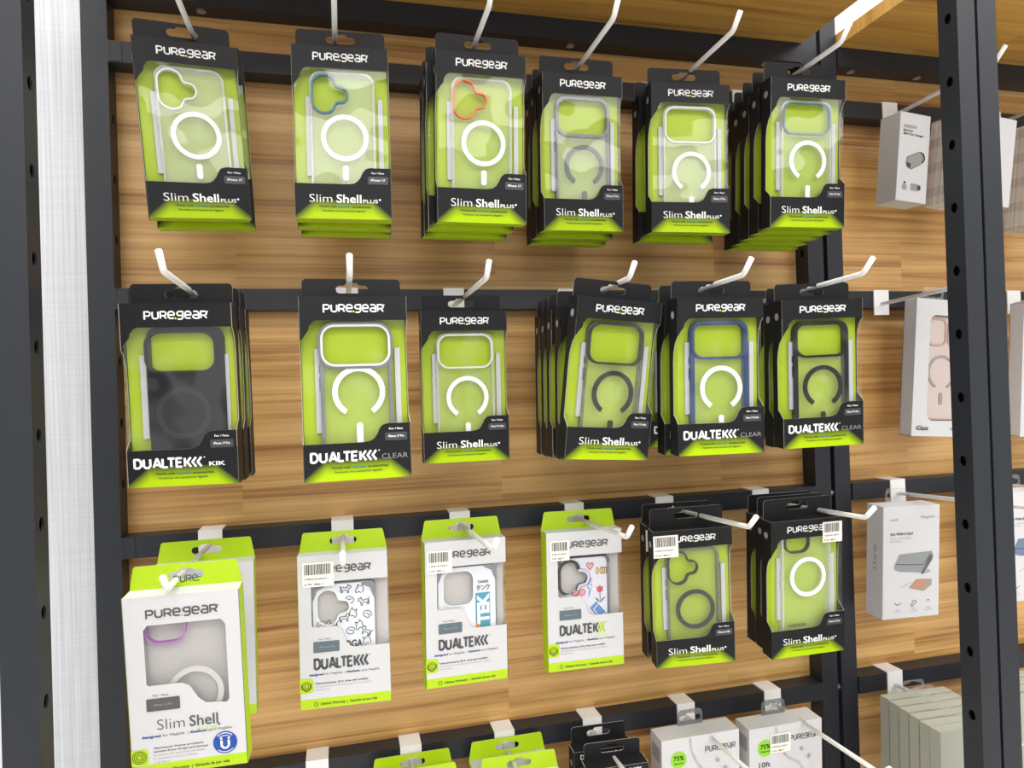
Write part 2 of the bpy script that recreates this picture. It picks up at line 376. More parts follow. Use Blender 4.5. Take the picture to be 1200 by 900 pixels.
def add_case(parent, W, H, s):
    """s: dict(cam, rim, ring, open, frame, body) - measured from the top left of the carton front"""
    X = lambda u: -W/2+u; Z = lambda v: H/2-v
    x0, x1, zt, zb = X(s.get('x0', .0165)), X(s.get('x1', .0795)), Z(s.get('top', .0235)), Z(s.get('bot', .150))
    outer = rr(x0, x1, zb, zt, .011)
    if s['cam'] == 'plus': cut = plus_outline(X(s.get('cx', .0195)), Z(s.get('cz', .0275)))
    elif s['cam'] == 'wide': cut = rr(X(.0195), X(.0765), Z(.0640 if not s.get('tall') else .0600), Z(.0265), .0105)
    else: cut = rr(X(s['c'][0]), X(s['c'][1]), Z(s['c'][3]), Z(s['c'][2]), .0095)
    y0 = .0045
    body = MB()
    bm = s.get('body', CASE)
    if s.get('opaque'): body.plate([outer, cut], y0, .0105, bm)
    else: body.plate([outer, cut], y0+.001, None, bm)
    o = body.build('phone_case', parent)
    fr = s.get('frame'); fw = s.get('fw', .0022)
    if fr:
        b = MB(); b.band(outer, offset(outer, -fw), y0, .0115, fr); b.build('case_frame', o)
        b = MB(); side = x0
        for v0, v1 in ((.060, .067), (.071, .083)): b.box(side-.0009, side+.0004, y0+.002, y0+.005, Z(v1), Z(v0), fr)
        b.build('side_button', o)
    rw = s.get('rw', .0017)
    b = MB(); b.band(offset(cut, rw), cut, y0-.0012, y0+.004, s['rim']); b.build('camera_rim', o)
    if s.get('rim2'):
        b = MB(); b.band(offset(cut, rw+.0022), offset(cut, rw), y0-.0008, y0+.004, s['rim2']); b.build('camera_outer_rim', o)
    if s.get('ring'):
        cx, cz, R, t = X(s.get('rx', .0495)), Z(s.get('rz', .089)), .0232, .0047
        g = math.radians(33) if s.get('open') else 0
        b = MB()
        if g: b.plate([circ(cx, cz, R, 44, -PI/2+g, 1.5*PI-g) + circ(cx, cz, R-t, 44, -PI/2+g, 1.5*PI-g)[::-1]], y0-.0003, y0+.0012, s['ring'])
        else: b.band(circ(cx, cz, R, 48), circ(cx, cz, R-t, 48), y0-.0003, y0+.0012, s['ring'])
        b.build('magnet_ring', o)
        if s.get('bar', True):
            b = MB(); b.plate([rr(cx-.0028, cx+.0028, cz-(.052 if s.get('open') else .0425), cz-.0275, .0024)], y0, y0+.0012, s['ring']); b.build('alignment_bar', o)
    return o
def euro_slot(cx, cz):
    r = .0036; hw = .0145
    P = [(cx+hw-r+r*math.cos(a), cz+r*math.sin(a)) for a in [-PI/2+i*PI/6 for i in range(7)]]
    P += [(cx+.007, cz+r), (cx+.0045, cz+r+.0025), (cx-.0045, cz+r+.0025), (cx-.007, cz+r)]
    P += [(cx-hw+r+r*math.cos(a), cz+r*math.sin(a)) for a in [PI/2+i*PI/6 for i in range(7)]]
    return P
def sticker(parent, x0, x1, z0, z1, y):
    b = MB(); b.plate([[(x0, z0), (x1, z0), (x1, z1), (x0, z1)]], y-.0002, y, STICK)
    o = b.build('price_sticker', parent); b = MB(); x = x0+.002; rnd = random.Random(3)
    while x < x1-.004:
        d = rnd.choice((.0004, .0007, .0011)); b.plate([[(x, z0+(z1-z0)*.5), (x+d, z0+(z1-z0)*.5), (x+d, z1-.0018), (x, z1-.0018)]], y-.0003, None, INK_D); x += d+rnd.choice((.0005, .0008))
    b.text('4 895218 603071', x0+.002, z0+(z1-z0)*.30, .0016, INK_D, y-.0003, width=(x1-x0)*.75, bold=.02)
    b.text('S195  88611', x0+.002, z0+(z1-z0)*.08, .0017, INK_D, y-.0003, width=(x1-x0)*.6, bold=.02)
    b.build('barcode_print', o)

# ------------------------------------------------------------------ black window carton
FY = -.0004                                                          # print sits on the carton front
def black_package(label, H, tab, product, model, case, W=.094, D=.020, stick=None, mini=False):
    t = thing('phone_case_package', label, 'package', group='black and lime phone case packages')
    X = lambda f: -W/2+f*W; Z = lambda f: H/2-f*H
    L, R, T, B = -W/2, W/2, H/2, -H/2
    vt, vf, vb, vb2 = Z(.130), Z(.25), Z(.797), Z(.70)
    P = carton_print()
    c = MB()
    c.plate([[(L, T), (L, vf), (L+.004, vf+.006), (L+.0075, vf+.0105), (L+.0085, vf+.015), (L+.0095, vt-.004), (L+.0115, vt-.0012), (L+.0145, vt), (R, vt), (R, T)]], 0, .0006, P, EDGE, BLACK)
    S = [(R, vb2), (L+.073, vb2), (L+.069, vb2-.0012), (L+.0665, vb2-.004), (L+.0645, vb2-.0085), (L+.0615, vb2-.013), (L+.0575, vb+.0008), (L+.052, vb), (L, vb)]
    c.plate([[(L, B), (R, B)] + S], 0, .0006, P, EDGE, BLACK)
    for x, sg, zt, zb in ((L, 1, vf, vb), (R, -1, vt, vb2)):
        fn = lambda u, w_, v, x=x, sg=sg: (x+sg*w_, u, v)
        q = [(0, T), (D, T), (D, B), (0, B), (0, zb), (.004, zb+.004), (.0105, zb+.009), (.0105, zt-.026), (.009, zt-.014), (.005, zt-.005), (0, zt)]
        c.plate([q], 0, .0006, BLACK, EDGE, BLACK, fn)
    c.box(L+.0006, R-.0006, .0006, D-.0006, T-.0006, T, BLACK)
    c.box(L+.0006, R-.0006, .0006, D-.0006, B, B+.0006, LIME)
    c.box(L+.0006, R-.0006, D-.0006, D, B, T, BLACK)
    c.plate([circ(.010, T-.017, .004, 16)], -.0003, None, INK_LG, fn=lambda u, w_, v: (L+w_, u, v))
    c.build('carton', t, uv=(W, H))
    b = MB()
    top = rr(-W/2+.003, W/2-.003, T-.002, T+tab, .004, 5, (0, 0, 1, 1))
    b.plate([top, euro_slot(0, T+tab-.0095)], D, D+.0008, BLACK, EDGE, BLACK)
    b.build('hang_tab', t)
    b = MB(); b.box(L+.001, R-.001, .0118, .0124, B+.001, T-.001, CARD)
    o = b.build('insert_card', t)
    b = MB(); b.box(X(.130), X(.185), .0085, .0117, Z(.74), Z(.28), PILLAR); b.build('insert_fold', o)
    b = MB(); b.box(X(.880), X(.930), .0085, .0117, Z(.74), Z(.28), PILLAR); b.build('insert_fold', o)
    if case: add_case(t, W, H, case)
    b = MB()                                                          # U-shaped clear film behind the window
    e = .0011; y0, y1 = .0010, D-.003
    prof = [(L+e, y1), (L+e, y0+.0012), (L+e+.0012, y0), (R-e-.0012, y0), (R-e, y0+.0012), (R-e, y1)]
    nz = 6
    vs = [(p[0], p[1], vb+(vt-vb)*k/nz*1.0) for k in range(nz+1) for p in prof]
    b.add(vs, [(k*6+i, k*6+i+1, (k+1)*6+i+1, (k+1)*6+i) for k in range(nz) for i in range(5)], FILM)
    b.build('window_film', t)
    b = MB(); logo(b, X(.225), X(.775), Z(.083), H*.037, INK_W, FY, INK_Y); b.build('brand_lettering', t)
    b = MB()
    if product == 'slim':
        b.text('Slim', X(.150), Z(.905), H*.047, INK_W, FY, W*.232, -.010)
        b.text('Shell', X(.425), Z(.905), H*.047, INK_W, FY, W*.258, .018)
        b.text('PLUS', X(.70), Z(.905), H*.021, INK_W, FY, W*.155, .01)
        b.plate([circ(X(.875), Z(.885), .0011, 8)], FY, None, INK_W)
    elif product:
        dualtek(b, X(.070), X(.69), Z(.893), H*.047, INK_W, FY)
        if product == 'kik': b.text('KIK', X(.735), Z(.893), H*.022, INK_W, FY, W*.15, .025)
        else: b.text('CLEAR', X(.72), Z(.893), H*.028, INK_LG, FY, W*.245, -.014)
    b.build('product_lettering', t)
    if not mini:
        b = MB()
        for s, x0, wd, m in (('Works with', .25, .175, INK_DG), ('magnetic', .44, .13, INK_T), ('accessories', .585, .19, INK_DG)):
            b.text(s, X(x0), Z(.934), H*.0125, m, FY, W*wd, .02)
        b.text('Funciona con accesorios ligados', 0, Z(.957), H*.010, INK_DG, FY, W*.44, .015, 'c')
        b.build('small_print', t)
    b = MB(); b.text('For / Para', X(.86), Z(.735), H*.011, INK_W, FY, W*.13, .02, 'c')
    b.plate([rr(X(.755), X(.965), Z(.795), Z(.75), .001, 2)], FY, None, CHIP)
    b.text(model, X(.86), Z(.777), H*.0125, INK_W, FY*1.5, W*.15, .02, 'c')
    b.build('model_label', t)
    if stick: sticker(t, X(stick[0]), X(stick[1]), Z(stick[3]), Z(stick[2]), FY*1.6)
    return t

# ------------------------------------------------------------------ white carton
def white_package(label, H, tab, kind, chip_text, stick=None, W=.094, D=.020):
    t = thing('phone_case_package', label, 'package', group='white and lime phone case packages')
    X = lambda f: -W/2+f*W; Z = lambda f: H/2-f*H
    L, R, T, B = -W/2, W/2, H/2, -H/2
    c = MB(); zs = Z(.935)
    slim = kind == 'slim'
    if slim:
        hole = [(X(.165), Z(.485)), (X(.185), Z(.495)), (X(.46), Z(.495)), (X(.53), Z(.515)), (X(.60), Z(.59)), (X(.66), Z(.622)), (X(.84), Z(.632)), (X(.867), Z(.615)), (X(.867), Z(.19)), (X(.83), Z(.158)), (X(.20), Z(.158)), (X(.165), Z(.185))]
        c.plate([[(L, zs), (R, zs), (R, T), (L, T)], hole], 0, .0006, WHITE, EDGE, WHITE)
    else:
        q = [(L, zs), (R, zs), (R, Z(.62)), (X(.62), Z(.62)), (X(.56), Z(.612)), (X(.52), Z(.585)), (X(.485), Z(.52)), (X(.45), Z(.485)), (X(.40), Z(.472)), (X(.165), Z(.472)), (X(.145), Z(.46)), (X(.145), Z(.19)), (X(.165), Z(.178)), (R, Z(.178)), (R, T), (L, T)]
        c.plate([q], 0, .0006, WHITE, EDGE, WHITE)
    c.plate([[(L, B), (R, B), (R, zs), (L, zs)]], 0, .0006, LIME)
    fn = lambda u, w_, v: (L+w_, u, v)
    c.plate([[(0, B), (D, B), (D, T), (0, T)]], 0, .0006, LIME, fn=fn)
    fn = lambda u, w_, v: (R-w_, u, v)
    q = [(0, B), (D, B), (D, T), (0, T)] if slim else [(0, B), (D, B), (D, T), (0, T), (0, Z(.178)), (.012, Z(.19)), (.012, Z(.61)), (0, Z(.62))]
    c.plate([q], 0, .0006, LIME, EDGE, WHITE, fn=fn)
    c.box(L+.0006, R-.0006, .0006, D-.0006, T-.0006, T, WHITE); c.box(L+.0006, R-.0006, .0006, D-.0006, B, B+.0006, LIME); c.box(L+.0006, R-.0006, D-.0006, D, B, T, WHITE)
    c.build('carton', t)
    b = MB(); tp = [(L, T-.001), (R, T-.001), (R-.0005, T+.001), (R-.0040, T+tab-.0015), (R-.0055, T+tab), (L+.0055, T+tab), (L+.0040, T+tab-.0015), (L+.0005, T+.001)]
    b.plate([tp, euro_slot(0, T+tab-.0105)], D, D+.0008, LIME, EDGE, LIME)
    b.build('hang_tab', t)
    if slim: b = MB(); logo(b, -.010, .030, T+.0045, .0055, INK_G, D-.0004, reg=False, upto=3); b.build('tab_lettering', t)
    b = MB(); b.box(L+.001, R-.001, .0122, .0128, B+.001, T-.001, INNER); b.build('insert_card', t)
    dk = mat('case_charcoal', (58, 60, 64), 0.4); gy = mat('case_corner_grey', (128, 134, 138), 0.45); shell = mat('case_white_shell', (226, 230, 238), 0.4)
    ol = mat('case_black_outline', (22, 22, 25), 0.5)
    if slim:
        lil = mat('lilac_metal_rim', (172, 116, 184), 0.25, 0.3)
        add_case(t, W, H, dict(cam='sq', c=(.0165, .0465, .008, .042), x0=.0125, x1=.0900, top=.004, bot=.150, rim=lil, rw=.0018, ring=mat('ring_white_soft', (202, 200, 198), 0.4), rx=.0535, rz=.0785+.011, body=clear('clear_grey_case', .12, (220, 220, 222), refl=.5), frame=mat('frame_greyclear', (176, 176, 180), .3), fw=.0016, bar=False))
    elif kind == 'pets':
        o = add_case(t, W, H, dict(cam='plus', cx=.0195, cz=.0385, x0=.0135, x1=.0800, top=.0315, bot=.150, rim=mat('rim_white', (238, 238, 240), .35), rw=.0014, body=shell, opaque=True, frame=gy, fw=.0012))
        b = MB()
        for x, sgn in ((.0130, 1), (.0805, -1)):                       # grey bumper corners
            b.plate([[(X(x/W), Z(.052/H)), (X(x/W), Z(.036/H)), (X((x+sgn*.004)/W), Z(.0315/H)), (X((x+sgn*.016)/W), Z(.031/H)), (X((x+sgn*.0145)/W), Z(.0345/H)), (X((x+sgn*.006)/W), Z(.039/H)), (X((x+sgn*.0035)/W), Z(.046/H))]], .0036, .009, gy)
        b.build('bumper_corner', o)
        b = MB(); rnd = random.Random(11)
        dog = [(-.9, -.6), (-.8, .1), (-.4, .2), (.2, .15), (.4, .7), (.55, .5), (.8, .55), (1, .25), (.75, .1), (.6, -.1), (.55, -.7), (.35, -.7), (.3, -.3), (-.4, -.3), (-.55, -.7), (-.75, -.7), (-.7, -.2), (-1.05, .5)]
        cat = [(-.5, -.8), (-.6, 0), (-.5, .7), (-.25, .45), (.15, .45), (.4, .7), (.5, .1), (.75, -.3), (.6, -.8), (.2, -.55), (-.2, -.8)]
        curl = [(-.7, -.2), (-.5, .4), (.1, .6), (.7, .3), (.7, -.3), (.2, -.6), (-.4, -.5), (-.2, 0), (.2, .1)]
        spots = [(.52, .24), (.68, .245), (.56, .315), (.72, .33), (.60, .40), (.76, .42), (.50, .43), (.66, .485), (.57, .52), (.74, .53), (.74, .59), (.24, .465), (.36, .465)]
        for i, (u, v) in enumerate(spots):
            sh = (dog, cat, curl)[i % 3]; a = rnd.uniform(-.5, .5); s = .0060; fl = rnd.choice((-1, 1))
            pts = [(X(u)+s*(fl*p[0]*math.cos(a)-p[1]*math.sin(a)), Z(v)+s*(fl*p[0]*math.sin(a)+p[1]*math.cos(a))) for p in sh]
            b.stroke(smooth(pts, 3, False), .00075, .0042, INK_D)
            b.plate([circ(X(u)+s*.3*fl, Z(v)+s*.15, .0006, 6)], .0042, None, INK_D)
        b.text('YOGA', X(.44), Z(.63), .0075, INK_D, .0041, .024, .03)
        b.build('pet_doodles', o)
    elif kind == 'tank':
        o = add_case(t, W, H, dict(cam='sq', c=(.0215, .0555, .0355, .073), x0=.0145, x1=.0830, top=.0300, bot=.150, rim=mat('rim_white', (238, 238, 240), .35), rw=.0014, body=shell, opaque=True, frame=gy, fw=.0012))
        b = MB()
        for x, sgn in ((.0140, 1), (.0835, -1)):
            b.plate([[(X(x/W), Z(.050/H)), (X(x/W), Z(.034/H)), (X((x+sgn*.004)/W), Z(.0300/H)), (X((x+sgn*.016)/W), Z(.0295/H)), (X((x+sgn*.0145)/W), Z(.033/H)), (X((x+sgn*.006)/W), Z(.037/H)), (X((x+sgn*.0035)/W), Z(.044/H))]], .0036, .009, gy)
        b.build('bumper_corner', o)
        b = MB(); b.text('TANKK', X(.645), Z(.318), .0030, INK_D, .0042, W*.145, .03)
        kx, kz, ks = X(.635), Z(.368), .0058                        # katakana ta-n-ku
        def kana(sts, ox):
            for st in sts: b.stroke([(kx+(ox+p[0])*ks, kz+p[1]*ks) for p in st], .0009, .0042, INK_D)
        kana([[(.35, 1), (.0, .45)], [(.3, .8), (.75, .8), (.55, .35), (.1, 0)], [(.25, .55), (.55, .35)]], 0)
        kana([[(.1, .85), (.35, .65)], [(.1, .1), (.5, .25), (.8, .7)]], .92)
        kana([[(.3, 1), (.0, .5)], [(.28, .8), (.78, .8), (.6, .35), (.2, 0)]], 1.84)
        b.plate([[(X(.62), Z(.70)), (X(.80), Z(.70)), (X(.80), Z(.385)), (X(.62), Z(.385))]], .0042, None, mat('teal_panel', (58, 150, 178), .4))
        b.plate([[(X(.62), Z(.70)), (X(.67), Z(.70)), (X(.67), Z(.60)), (X(.62), Z(.585))]], .0041, None, mat('orange_panel', (226, 140, 70), .4))
        b.text('TEK', X(.78), Z(.605), W*.135, INK_W, .0040, .034, .05, rot=PI/2)
        b.build('back_graphics', o)
    else:
        o = add_case(t, W, H, dict(cam='plus', cx=.0185, cz=.0370, x0=.0145, x1=.0800, top=.0285, bot=.150, rim=ol, rw=.0036, body=mat('case_pale_lilac', (214, 214, 226), .35), opaque=True, frame=ol, fw=.0042))
        b = MB(); pk = mat('pink_sticker', (236, 150, 156), .4); yl = mat('yellow_sticker', (226, 190, 96), .4); bl = mat('blue_sticker', (86, 130, 196), .4); gn = mat('green_sticker', (70, 110, 66), .4); wt = INK_W
        hx, hz = X(.585), Z(.265); hs = .0042
        heart = [(0, -1.2), (.6, -.5), (1.05, .2), (.85, .8), (.4, .85), (0, .35), (-.4, .85), (-.85, .8), (-1.05, .2), (-.6, -.5)]
        b.plate([[(hx+p[0]*hs, hz+p[1]*hs) for p in heart]], .0042, None, pk); b.stroke([(hx+p[0]*hs, hz+p[1]*hs) for p in heart], .0006, .0040, INK_D, True)
        b.text('HI!', X(.665), Z(.325), .0062, INK_D, .0042, W*.145, .09); b.text('HI!', X(.670), Z(.323), .0055, yl, .0040, W*.130, .04)
        bolt = [(.3, 1), (-.45, -.1), (.0, -.1), (-.25, -1.1), (.5, .2), (.05, .2), (.55, 1)]
        bx, bz, bs = X(.575), Z(.42), .0098
        b.plate([[(bx+p[0]*bs*.6, bz+p[1]*bs) for p in bolt]], .0042, None, wt); b.stroke([(bx+p[0]*bs*.6, bz+p[1]*bs) for p in bolt], .0008, .0040, bl, True)
        tx, tz = X(.71), Z(.44)
        tul = [(-.0042, .0035), (-.0022, .0018), (0, .0045), (.0022, .0018), (.0042, .0035), (.0035, -.003), (0, -.0045), (-.0035, -.003)]
        b.plate([[(tx+p[0], tz+p[1]) for p in tul]], .0042, None, mat('red_sticker', (196, 70, 84), .4))
        b.stroke([(tx, tz-.0045), (tx, tz-.0165)], .0009, .0042, gn)
        for sgn in (-1, 1): b.plate([[(tx, tz-.016), (tx+sgn*.0035, tz-.014), (tx+sgn*.007, tz-.0095), (tx+sgn*.003, tz-.0115)]], .0042, None, gn)
        for sgn in (-1, 1): b.plate([circ(X(.43)+sgn*.0042, Z(.455), .0042, 18), circ(X(.43)+sgn*.0042, Z(.455), .0032, 18)], .0040, None, mat('brown_sticker', (150, 110, 110), .4))
        for sgn in (-1, 1): b.plate([circ(X(.43)+sgn*.0042, Z(.455), .0032, 18)], .0042, None, pk)
        q = [(X(.62), Z(.585)), (X(.70), Z(.645)), (X(.79), Z(.615)), (X(.70), Z(.545))]
        b.plate([[(X(.57), Z(.575)), (X(.73), Z(.68)), (X(.82), Z(.64)), (X(.66), Z(.53))]], .0042, None, bl)
        b.stroke(q, .0008, .0040, INK_W, True)
        b.build('back_graphics', o)
    b = MB()
    b.plate([[(X(.13), Z(.66)), (X(.99), Z(.66)), (X(.99), Z(.15)), (X(.13), Z(.15))]], .0012, None, clear('white_box_film', .02, rough=.05, bump=.15, bscale=16, refl=.8))
    b.build('window_film', t)
    b = MB(); logo(b, X(.20), X(.80), Z(.115), H*.040, INK_G, FY, LIME); b.build('brand_lettering', t)
    b = MB()
    if slim:
        b.text('Slim', X(.235), Z(.745), H*.060, INK_G, FY, W*.235, -.012); b.text('Shell', X(.51), Z(.745), H*.060, INK_G, FY, W*.25, .015)
        b.text('PLUS', X(.57), Z(.776), H*.018, LIME, FY, W*.175, -.01); b.plate([circ(X(.765), Z(.752), .0011, 8)], FY, None, INK_G)
    else:
        dualtek(b, X(.165), X(.77), Z(.742), H*.062, INK_G, FY, LIME if kind == 'stickers' else None, .33)
        if kind == 'stickers': b.text('CLEAR', X(.52), Z(.776), H*.024, mat('pale_lime_ink', (214, 230, 120), .5), FY, W*.26, -.01)
    b.build('product_lettering', t)
    b = MB(); z = Z(.800 if kind == 'stickers' else .785)
    b.text('designed', X(.10), z, H*.014, INK_B, FY, W*.16, .03); b.text('for MagSafe  |', X(.275), z, H*.014, INK_G, FY, W*.22, .0)
    b.text('diseñado', X(.51), z, H*.014, INK_B, FY, W*.15, .03); b.text('para MagSafe', X(.675), z, H*.014, INK_G, FY, W*.2, .0)
    if slim:
        for k, (s, m) in enumerate((('Aluminum frame protects', INK_G), ('camera from drops and bumps', INK_G), ('El marco de aluminio protege', INK_LG), ('la cámara contra caídas', INK_LG), ('y golpes', INK_LG))):
            b.text(s, X(.19), Z(.850+.020*k), H*.011, m, FY, W*(.43, .47, .44, .37, .13)[k], .02 if k < 2 else 0)
    else:
        b.text('Ultra-protective, 20 ft. drop test certified', X(.165), Z(.842), H*.011, INK_G, FY, W*.58, .03)
        b.text('Ultraprotector, certificado de prueba de caída de', X(.165), Z(.862), H*.010, INK_LG, FY, W*.62, 0)
        b.text('20 pies (6 m)', X(.165), Z(.882), H*.010, INK_LG, FY, W*.16, 0)
    b.text('Lifetime Warranty  |  Garantía de por vida', X(.22), Z(.978), H*.015, INK_DG, FY, W*.62, .02)
    b.stroke(rr(X(.15), X(.185), Z(.982), Z(.958), .0008, 2), .0005, FY, INK_DG, True)
    b.build('small_print', t)
    b = MB(); b.text('For / Para', X(.28), Z(.555), H*.010, INK_G, FY, W*.13, .01, 'c')
    b.plate([rr(X(.155), X(.44), Z(.637), Z(.566), .0008, 2)], FY, None, CHIP_B if not slim else INK_G)
    b.text(chip_text, X(.30), Z(.608), H*.012, INK_LG, FY*1.5, W*.16, 0, 'c')
    b.build('model_label', t)
    b = MB(); z1, z0 = (Z(.845), Z(.93)) if slim else (Z(.80), Z(.893))
    b.plate([rr(L, X(.145), z0, z1, .003, 4, (0, 1, 1, 0))], FY, None, LIME)
    cx, cz = X(.07), (z0+z1)/2
    for rr_ in (.0022, .0040): b.stroke(circ(cx, cz, rr_, 14), .0006, FY*1.5, INK_DG, True)
    if not slim: b.stroke([(cx-.0048, cz+.002), (cx-.0048, cz-.0025), (cx, cz-.0058), (cx+.0048, cz-.0025), (cx+.0048, cz+.002)], .0008, FY*1.5, INK_DG)
    else: b.stroke(circ(cx, cz, .0055, 16), .0006, FY*1.5, INK_DG, True)
    b.build('badge', t)
    if slim:
        b = MB(); cx, cz = X(.81), Z(.862); b.plate([[(cx+.0100*math.cos(a*PI/16), cz+.0100*math.sin(a*PI/16)) for a in range(32)]], FY, None, mat('blue_badge', (20, 70, 160), .4))
        b.stroke([(cx-.003, cz+.002), (cx-.003, cz-.003), (cx-.0012, cz-.005), (cx+.0012, cz-.005), (cx+.003, cz-.003), (cx+.003, cz+.002)], .0019, FY*1.5, INK_W)
        for s in (-1, 1): b.plate([circ(cx+s*.003, cz+.0035, .0009, 8)], FY*1.5, None, INK_W)
        for k in (.0085, .0062): b.stroke(circ(cx, cz, k, 12, PI*.25, PI*.75), .0008, FY*1.5, INK_W)
        b.stroke(circ(cx, cz, .0085, 12, PI*1.25, PI*1.75), .0007, FY*1.5, INK_W)
        b.build('round_badge', t)
    if stick: sticker(t, X(stick[0]), X(stick[1]), Z(stick[3]), Z(stick[2]), FY*1.6)
    return t

# ------------------------------------------------------------------ room shell
def struct(name, mb):
    o = mb.build(name); o['kind'] = 'structure'; return o
b = MB(); b.box(-3, 4, -5, 1.2, -.05, 0, mat('grey_floor_tile', (222, 220, 216), .4)); struct('floor', b)
b = MB(); b.box(-3, 4, -5, 1.2, 2.95, 3.0, mat('white_ceiling', (240, 240, 240), .8)); struct('ceiling', b)
b = MB(); b.box(-3, 4, .905, 1.2, 0, 2.95, wallpaper()); struct('wall_back', b)

# ------------------------------------------------------------------ shelving
YR0, YR1, YP = .830, .856, .8575                                      # rail front, rail back, wood panel front
RAILT = [.393, .1225, -.1485, -.4205, -.692]; RH = .0235
RAILT = [z for z in RAILT]
ZTOP, ZBOT = .66, -EYE
def shelf(label, uprights, x0, x1, holes):
    t = thing('shelf_unit', label, 'shelf', ((x0+x1)/2, .72, ZBOT))
    t.location = (0, 0, 0)
    for (xa, xb, ya, yb, hole_side) in uprights:
        m = MB(); w_ = .0016
        z0, z1 = 0, EYE+ZTOP
        m.box(xa, xb, ya, ya+w_, z0, z1, METAL); m.box(xa, xb, yb-w_, yb, z0, z1, METAL)
        for side, x in ((-1, xa), (1, xb)):
            fn = lambda u, k, v, x=x, side=side: (x-side*k, u, v)
            loops = [[(ya+w_, z0), (yb-w_, z0), (yb-w_, z1), (ya+w_, z1)]]
            if side == hole_side:
                z = EYE + holes
                while z > .9: z -= .0672
                while z < z1-.03:
                    loops.append([((ya+yb)/2+0.0044*math.cos(a*PI/6), z+.0056*math.sin(a*PI/6)) for a in range(12)]); z += .0672
            m.plate(loops, 0, w_, METAL, METAL, POST_SHADE, fn)
        m.box(xa+.008, xb-.008, ya+.004, yb-.004, z0, z1, POST_SHADE)  # solid core, its colour paints the shade seen through the holes
        m.build('upright', t)
    for zt in RAILT + [.468]:
        m = MB(); top = zt == .468
        m.box(x0, x1, YR0, YR1, EYE+zt-(RH if not top else .027), EYE+zt, METAL); m.build('rail', t)
    m = MB(); m.box(x0-.0005, x1+.0005, YP, YP+.014, .15, EYE+.468, WOOD); m.build('back_panel', t)
    m = MB(); m.box(x0, x1+.002, .598, YR1+.01, EYE+.4685, EYE+.4865, WOOD_S); m.build('shelf_board', t)
    return t
UA = [(-.262, -.236, YR0, YR1, 1), (.6346, .6594, YR0, YR1, -1), (-.2490, -.2240, .585, .609, 1), (.6375, .6603, .585, .609, -1)]
UB = [(.6660, .6912, YR0, YR1, 1), (.6640, .6882, .585, .609, 1), (1.535, 1.560, YR0, YR1, -1), (1.535, 1.560, .585, .609, -1)]
A = shelf('charcoal metal shelf unit with oak back panel, the wide bay on the left', UA, -.236, .6346, .3115)
Bu = shelf('charcoal metal shelf unit with oak back panel, the bay cut off at right', UB, .6942, 1.535, .3115)
# end brackets, bolts and screws of the left unit
for zt in RAILT[:4]:
    m = MB(); m.box(-.2359, -.2335, YR0-.0012, YR0, EYE+zt-RH, EYE+zt, METAL); m.box(-.2335, -.222, YR0-.0008, YR0, EYE+zt-RH+.001, EYE+zt-.001, METAL); m.build('rail_bracket', A)
    m = MB(); m.tube([(.6594, .838, EYE+zt-.012), (.6658, .838, EYE+zt-.012)], .005, STEEL, 14); m.build('bolt', A)
for x, u in ((-.142, A), (.30, A), (.585, A), (.725, Bu), (.84, Bu)):
    m = MB(); m.plate([circ(x, .842, .0052, 18), ], EYE+.4395, EYE+.441, STEEL, fn=lambda u_, w_, v: (u_, v, w_)); m.build('screw', u)

# ------------------------------------------------------------------ display hooks
def hook(label, x, rail, zr, rise=.006, ytip=.640):
    t = thing('display_hook', label, 'hook', (x, YR0, RAILT[rail]), group='white display hooks')
    m = MB(); k = .0016
    m.box(-.0125, .0125, -k, 0, -.034, k, HOOKW); m.box(-.0125, .0125, 0, .0265, 0.0002, k, HOOKW); m.box(-.0125, .0125, .0262, .0272, -.010, k, HOOKW)
    m.build('saddle_plate', t)
    z0 = zr-RAILT[rail]; yt = ytip-YR0; m = MB()
    m.tube([(0, 0, z0), (0, yt, z0+rise), (0, yt-.003, z0+rise+.0006), (0, yt-.006, z0+rise+.0022), (0, yt-.018, z0+rise+.0135)], .0027, HOOKW, 12)
    m.build('prong', t, smooth=True)
    return t
hook('white hook holding the tilted silver-camera package, top rail far left', -.134, 0, .364, 0)
hook('white hook holding the package with the teal plus-shaped cutout', .004, 0, .364, 0)
hook('white hook holding the packages with the orange cutout in front', .147, 0, .364, 0)
hook('white hook on the top rail holding the grey-framed case packages', .273, 0, .364, 0)
hook('white hook on the top rail above the white thin-rimmed camera package', .406, 0, .364, 0)
hook('white hook holding the deep stack at the right end of the top rail', .537, 0, .364, 0)
hook('white hook holding the car charger box', .778, 0, .372, .004, .668)
hook('white hook over the car charger box shelf bay, mostly behind the front post', .965, 0, .372, .004)
hook('white hook through the navy case package on the second rail', -.132, 1, .097, .003, .592)
hook('white hook above the largest grey-framed clear case package', .010, 1, .099, .004, .612)
hook('white hook on the second rail with its saddle visible above a small package', .136, 1, .103, .002)
hook('white hook through the leaning smoke-rim package', .281, 1, .101, .005)
hook('white hook above the navy blue framed package', .381, 1, .097, .006, .597)
hook('white hook above the black framed package at the rail end', .515, 1, .097, .008, .594)
hook('white hook holding the box with pink window, second rail right bay', .752, 1, .104, .006, .700)
hook('white hook at the right edge of the picture, second rail', .990, 1, .104, .006)
hook('white hook through the white packages with the lilac camera rim', -.146, 2, -.162, .003, .637)
hook('white hook with the pet doodle case package', -.003, 2, -.164, .008, .655)
hook('white hook with the teal graphic case package', .135, 2, -.162, .010)
hook('white hook with the sticker graphic case package', .281, 2, -.165, .008, .668)
hook('white hook with the black package showing a price sticker over its lettering', .405, 2, -.161, .010)
hook('white hook above the package with a price sticker at its right', .547, 2, -.162, .010)
hook('white hook holding the white wallet box', .769, 2, -.167, .010)
hook('white hook at the right picture edge above the blue-grey wallet box', .955, 2, -.167, .010)
